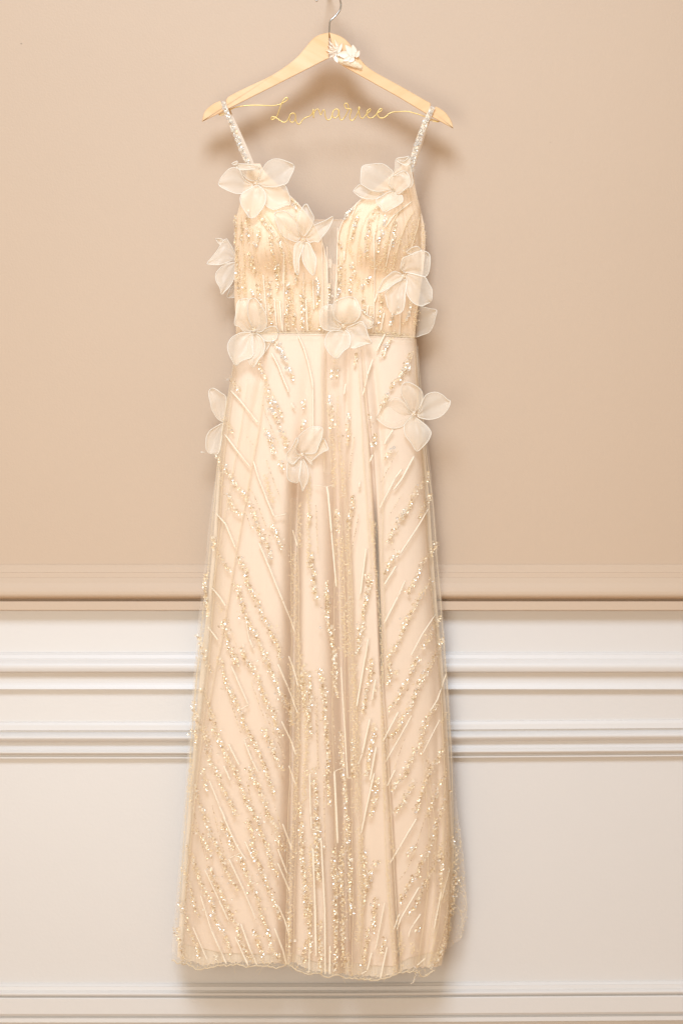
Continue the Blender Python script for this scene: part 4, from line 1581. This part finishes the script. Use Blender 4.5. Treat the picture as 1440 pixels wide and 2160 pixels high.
flower((650, 470), 7.2, (450, 320), [
    {"p": [(640, 440), (700, 380), (715, 280), (640, 240), (520, 200), (380, 215), (400, 275), (450, 350), (540, 430)], "lift": 0.010},
    {"p": [(680, 500), (800, 535), (950, 520), (1075, 505), (1130, 600), (1160, 700), (1162, 812), (1090, 825), (1000, 860), (920, 880), (840, 850), (790, 800), (770, 640)], "lift": 0.010},
    [(680, 470), (700, 380), (740, 280), (800, 180), (890, 120), (1000, 112), (1120, 150), (1225, 205), (1210, 300), (1170, 380), (1120, 480), (1060, 500), (950, 535), (820, 530), (720, 500)],
    [(590, 490), (540, 470), (470, 420), (430, 340), (390, 270), (330, 240), (250, 255), (170, 330), (110, 410), (80, 490), (120, 540), (220, 590), (320, 630), (400, 637), (490, 620), (560, 570), (600, 510)],
    [(650, 510), (560, 560), (450, 620), (408, 700), (420, 800), (470, 890), (520, 960), (560, 1010), (640, 990), (700, 920), (770, 820), (800, 720), (780, 610), (720, 540)],
    {"p": [(345, 195), (500, 188), (640, 212), (712, 252), (600, 265), (480, 276), (390, 270)], "lift": 0.004, "d": 0.008},
    {"p": [(350, 200), (280, 185), (362, 143)], "lift": 0.0, "d": 0.008},
], d_over, label="flower at the foot of the left strap")
flower((670, 830), 9.6, (570, 420), [
    [(600, 770), (540, 560), (480, 400), (380, 290), (250, 240), (85, 290), (130, 470), (190, 640), (280, 760), (400, 825), (520, 865), (570, 830)],
    [(720, 790), (770, 690), (860, 550), (980, 490), (1120, 430), (1265, 350), (1260, 430), (1200, 560), (1120, 690), (1040, 780), (970, 880), (900, 850), (800, 880)],
    [(660, 745), (600, 640), (548, 470), (575, 320), (640, 190), (725, 95), (790, 190), (850, 300), (885, 380), (850, 530), (780, 650), (700, 740)],
    [(700, 880), (790, 900), (850, 1020), (910, 1150), (930, 1230), (915, 1380), (890, 1520), (850, 1540), (760, 1440), (690, 1330), (650, 1220), (660, 1080), (680, 960)],
    [(640, 870), (560, 870), (500, 930), (480, 1050), (472, 1200), (475, 1330), (510, 1450), (550, 1540), (580, 1480), (580, 1330), (590, 1200), (640, 1060), (680, 940)],
], d_over, label="narrow-petalled flower on the left edge of the plunging neckline")
flower((920, 780), 9.6, (735, 320), [
    {"p": [(700, 830), (480, 800), (300, 690), (240, 655), (160, 720), (95, 800), (160, 860), (250, 925), (400, 960), (560, 950), (660, 880)], "lift": 0.008},
    {"p": [(930, 500), (900, 440), (940, 330), (950, 180), (990, 130), (1120, 115), (1240, 105), (1250, 300), (1300, 600), (1280, 690), (1210, 740), (1160, 560), (1050, 470)], "lift": 0.008},
    [(880, 770), (900, 430), (840, 350), (760, 280), (650, 240), (500, 250), (330, 270), (265, 320), (250, 450), (245, 640), (320, 700), (420, 760), (560, 800), (700, 790), (820, 770)],
    [(920, 800), (780, 830), (640, 920), (560, 970), (570, 1040), (640, 1130), (720, 1225), (840, 1170), (960, 1110), (1090, 1010), (1090, 920), (1070, 880), (980, 900)],
    [(900, 770), (820, 640), (850, 520), (960, 460), (1100, 390), (1190, 440), (1240, 560), (1230, 680), (1100, 790), (1000, 860), (950, 800)],
    {"p": [(980, 180), (1120, 190), (1235, 110), (1240, 230), (1170, 280), (1080, 250)], "lift": 0.002, "d": 0.004},
], d_over, cluster=False, label="crumpled flower at the foot of the right strap")
flower((1010, 880), 14.4, (425, 490), [
    {"p": [(1040, 1650), (1010, 1620), (900, 1680), (850, 1760), (785, 1960), (870, 1990), (1040, 1940)], "lift": 0.002, "d": -0.020},
    [(1040, 860), (1010, 640), (930, 450), (850, 330), (760, 190), (680, 250), (600, 350), (520, 500), (400, 660), (270, 820), (170, 950), (340, 985), (560, 985), (700, 940), (850, 880), (950, 840)],
    [(1040, 920), (850, 930), (700, 970), (600, 1060), (450, 1230), (430, 1400), (470, 1530), (560, 1680), (610, 1890), (720, 1790), (850, 1660), (930, 1530), (990, 1400), (1040, 1100)],
    {"p": [(780, 300), (650, 235), (600, 200), (440, 190), (470, 260), (560, 370), (640, 330)], "lift": 0.0, "d": -0.006},
], d_over, dflower=0.049, cluster=False, lift=0.006, label="flower sticking out from the left side seam of the bodice")
flower((720, 850), 11.08, (470, 620), [
    {"p": [(780, 880), (900, 880), (1000, 810), (1120, 760), (1240, 770), (1290, 870), (1270, 1000), (1230, 1080), (1100, 1110), (960, 1090), (880, 980)], "lift": 0.009},
    {"p": [(690, 840), (620, 640), (590, 480), (580, 300), (600, 130), (480, 120), (400, 140), (330, 230), (310, 420), (290, 550), (270, 680), (290, 740), (380, 760), (460, 850), (560, 900)], "lift": 0.010},
    [(720, 800), (660, 700), (590, 520), (585, 300), (620, 140), (730, 100), (820, 160), (920, 310), (1000, 450), (1030, 620), (1010, 780), (920, 870), (820, 890)],
    [(740, 930), (700, 1040), (700, 1250), (710, 1400), (660, 1500), (590, 1540), (640, 1650), (700, 1710), (780, 1640), (850, 1520), (950, 1400), (985, 1230), (960, 1090), (860, 970)],
    [(690, 920), (560, 900), (440, 900), (320, 950), (210, 1020), (130, 1140), (110, 1260), (150, 1420), (220, 1560), (310, 1680), (420, 1580), (540, 1530), (660, 1490), (715, 1400), (690, 1270), (670, 1130)],
    {"p": [(960, 1090), (1100, 1110), (1160, 1080), (1100, 1180), (1010, 1320), (940, 1430), (985, 1230)], "lift": 0.0, "d": -0.004},
], d_over, label="flower on the left end of the waist seam")
flower((655, 750), 10.286, (660, 615), [
    {"p": [(900, 690), (1000, 560), (1050, 400), (1130, 480), (1240, 560), (1300, 660), (1290, 760), (1180, 800), (1050, 700)], "lift": 0.006},
    {"p": [(610, 780), (530, 680), (440, 540), (420, 300), (300, 300), (200, 350), (150, 470), (150, 640), (190, 780), (290, 840), (440, 855), (560, 830)], "lift": 0.009},
    [(720, 790), (850, 730), (1030, 650), (1090, 680), (1150, 800), (1190, 940), (1230, 1030), (1270, 1115), (1150, 1140), (1020, 1190), (880, 1235), (800, 1190), (820, 1000), (770, 880)],
    [(650, 690), (530, 640), (450, 520), (420, 380), (450, 250), (580, 170), (700, 130), (800, 115), (920, 160), (990, 280), (1040, 420), (1000, 560), (900, 660), (770, 690)],
    [(670, 830), (560, 850), (380, 860), (290, 960), (255, 1100), (290, 1240), (380, 1370), (530, 1455), (590, 1380), (680, 1280), (780, 1200), (815, 1090), (800, 960), (730, 860)],
], d_over, label="flower on the middle of the waist seam")
flower((640, 690), 9.6, (785, 510), [
    {"p": [(800, 260), (690, 215), (740, 165), (800, 120), (900, 95), (960, 130), (980, 190), (860, 240)], "lift": 0.004, "d": 0.006},
    [(620, 600), (570, 540), (585, 430), (620, 330), (740, 280), (860, 220), (980, 190), (1090, 200), (1160, 270), (1170, 380), (1160, 520), (1130, 640), (1070, 710), (960, 680), (800, 640), (680, 625)],
    [(640, 760), (560, 800), (420, 870), (330, 960), (260, 1040), (275, 1150), (310, 1320), (380, 1430), (450, 1475), (570, 1440), (630, 1360), (660, 1200), (670, 1000), (690, 800)],
    [(680, 680), (700, 780), (690, 950), (700, 1060), (780, 1190), (880, 1270), (1000, 1300), (1100, 1260), (1190, 1200), (1210, 1050), (1200, 950), (1130, 830), (1070, 720), (950, 690), (800, 650)],
    [(600, 670), (500, 610), (430, 600), (320, 680), (220, 770), (170, 880), (110, 1025), (250, 990), (370, 910), (480, 830), (580, 770)],
], d_over, label="large flower below the right cup")
flower((860, 1650), 9.6, (785, 510), [
    [(850, 1650), (880, 1330), (1060, 1330), (1180, 1360), (1300, 1385), (1270, 1550), (1230, 1700), (1150, 1830), (1000, 1890), (850, 1920)],
], d_over, dflower=0.044, cluster=False, lift=0.004, label="flower behind the right side seam showing a single petal")
flower((700, 620), 8.0, (785, 795), [
    [(680, 590), (620, 540), (560, 420), (500, 320), (485, 220), (510, 120), (600, 90), (700, 130), (790, 190), (840, 260), (850, 350), (820, 450), (750, 570)],
    [(650, 640), (600, 540), (540, 430), (450, 365), (370, 350), (250, 410), (150, 520), (100, 620), (60, 690), (130, 760), (250, 840), (370, 870), (500, 840), (560, 780), (640, 680)],
    [(760, 630), (800, 540), (850, 400), (900, 310), (1000, 265), (1100, 265), (1200, 320), (1260, 380), (1315, 410), (1290, 510), (1220, 610), (1130, 680), (1010, 715), (900, 715), (780, 680)],
    [(700, 670), (610, 720), (540, 810), (535, 900), (560, 1000), (640, 1100), (720, 1230), (765, 1255), (850, 1180), (940, 1080), (985, 980), (990, 930), (920, 830), (820, 750), (740, 690)],
], d_tulle, dflower=0.082, label="four-petalled flower on the right hip")
flower((690, 1080), 13.5, (420, 810), [
    [(700, 1070), (600, 1040), (500, 960), (430, 850), (360, 730), (330, 560), (290, 400), (275, 230), (320, 150), (400, 120), (500, 160), (620, 250), (760, 360), (770, 600), (740, 900)],
    [(680, 1110), (560, 1170), (420, 1250), (300, 1340), (220, 1480), (200, 1600), (205, 1860), (300, 1980), (420, 1995), (560, 1960), (640, 1560), (660, 1300)],
    {"p": [(160, 1950), (60, 1935), (60, 1948)], "lift": 0},
], d_tulle, dflower=0.046, cluster=False, lift=0.006, label="flower sticking out behind the left hip")
flower((565, 950), 12.0, (590, 880), [
    {"p": [(640, 990), (700, 940), (900, 920), (970, 800), (1080, 560), (1140, 570), (1190, 720), (1240, 820), (1120, 870), (980, 960), (870, 1060), (800, 1120), (850, 1220), (760, 1150), (690, 1070)], "lift": 0.008},
    [(590, 900), (440, 780), (430, 660), (470, 520), (560, 400), (700, 300), (850, 240), (980, 240), (1080, 290), (1080, 450), (1050, 560), (990, 700), (950, 830), (880, 900), (740, 920)],
    [(510, 1080), (430, 1130), (340, 1200), (230, 1140), (180, 1250), (190, 1520), (260, 1620), (400, 1665), (480, 1620), (500, 1450), (540, 1250)],
    [(520, 990), (430, 900), (405, 780), (460, 620), (430, 520), (350, 670), (270, 820), (180, 920), (170, 1050), (220, 1130), (340, 1200), (420, 1100)],
    [(560, 1060), (600, 1080), (670, 1200), (710, 1350), (725, 1500), (700, 1640), (620, 1780), (580, 1880), (530, 1680), (490, 1560), (500, 1400), (530, 1250)],
], d_tulle, label="crumpled flower on the front of the skirt")
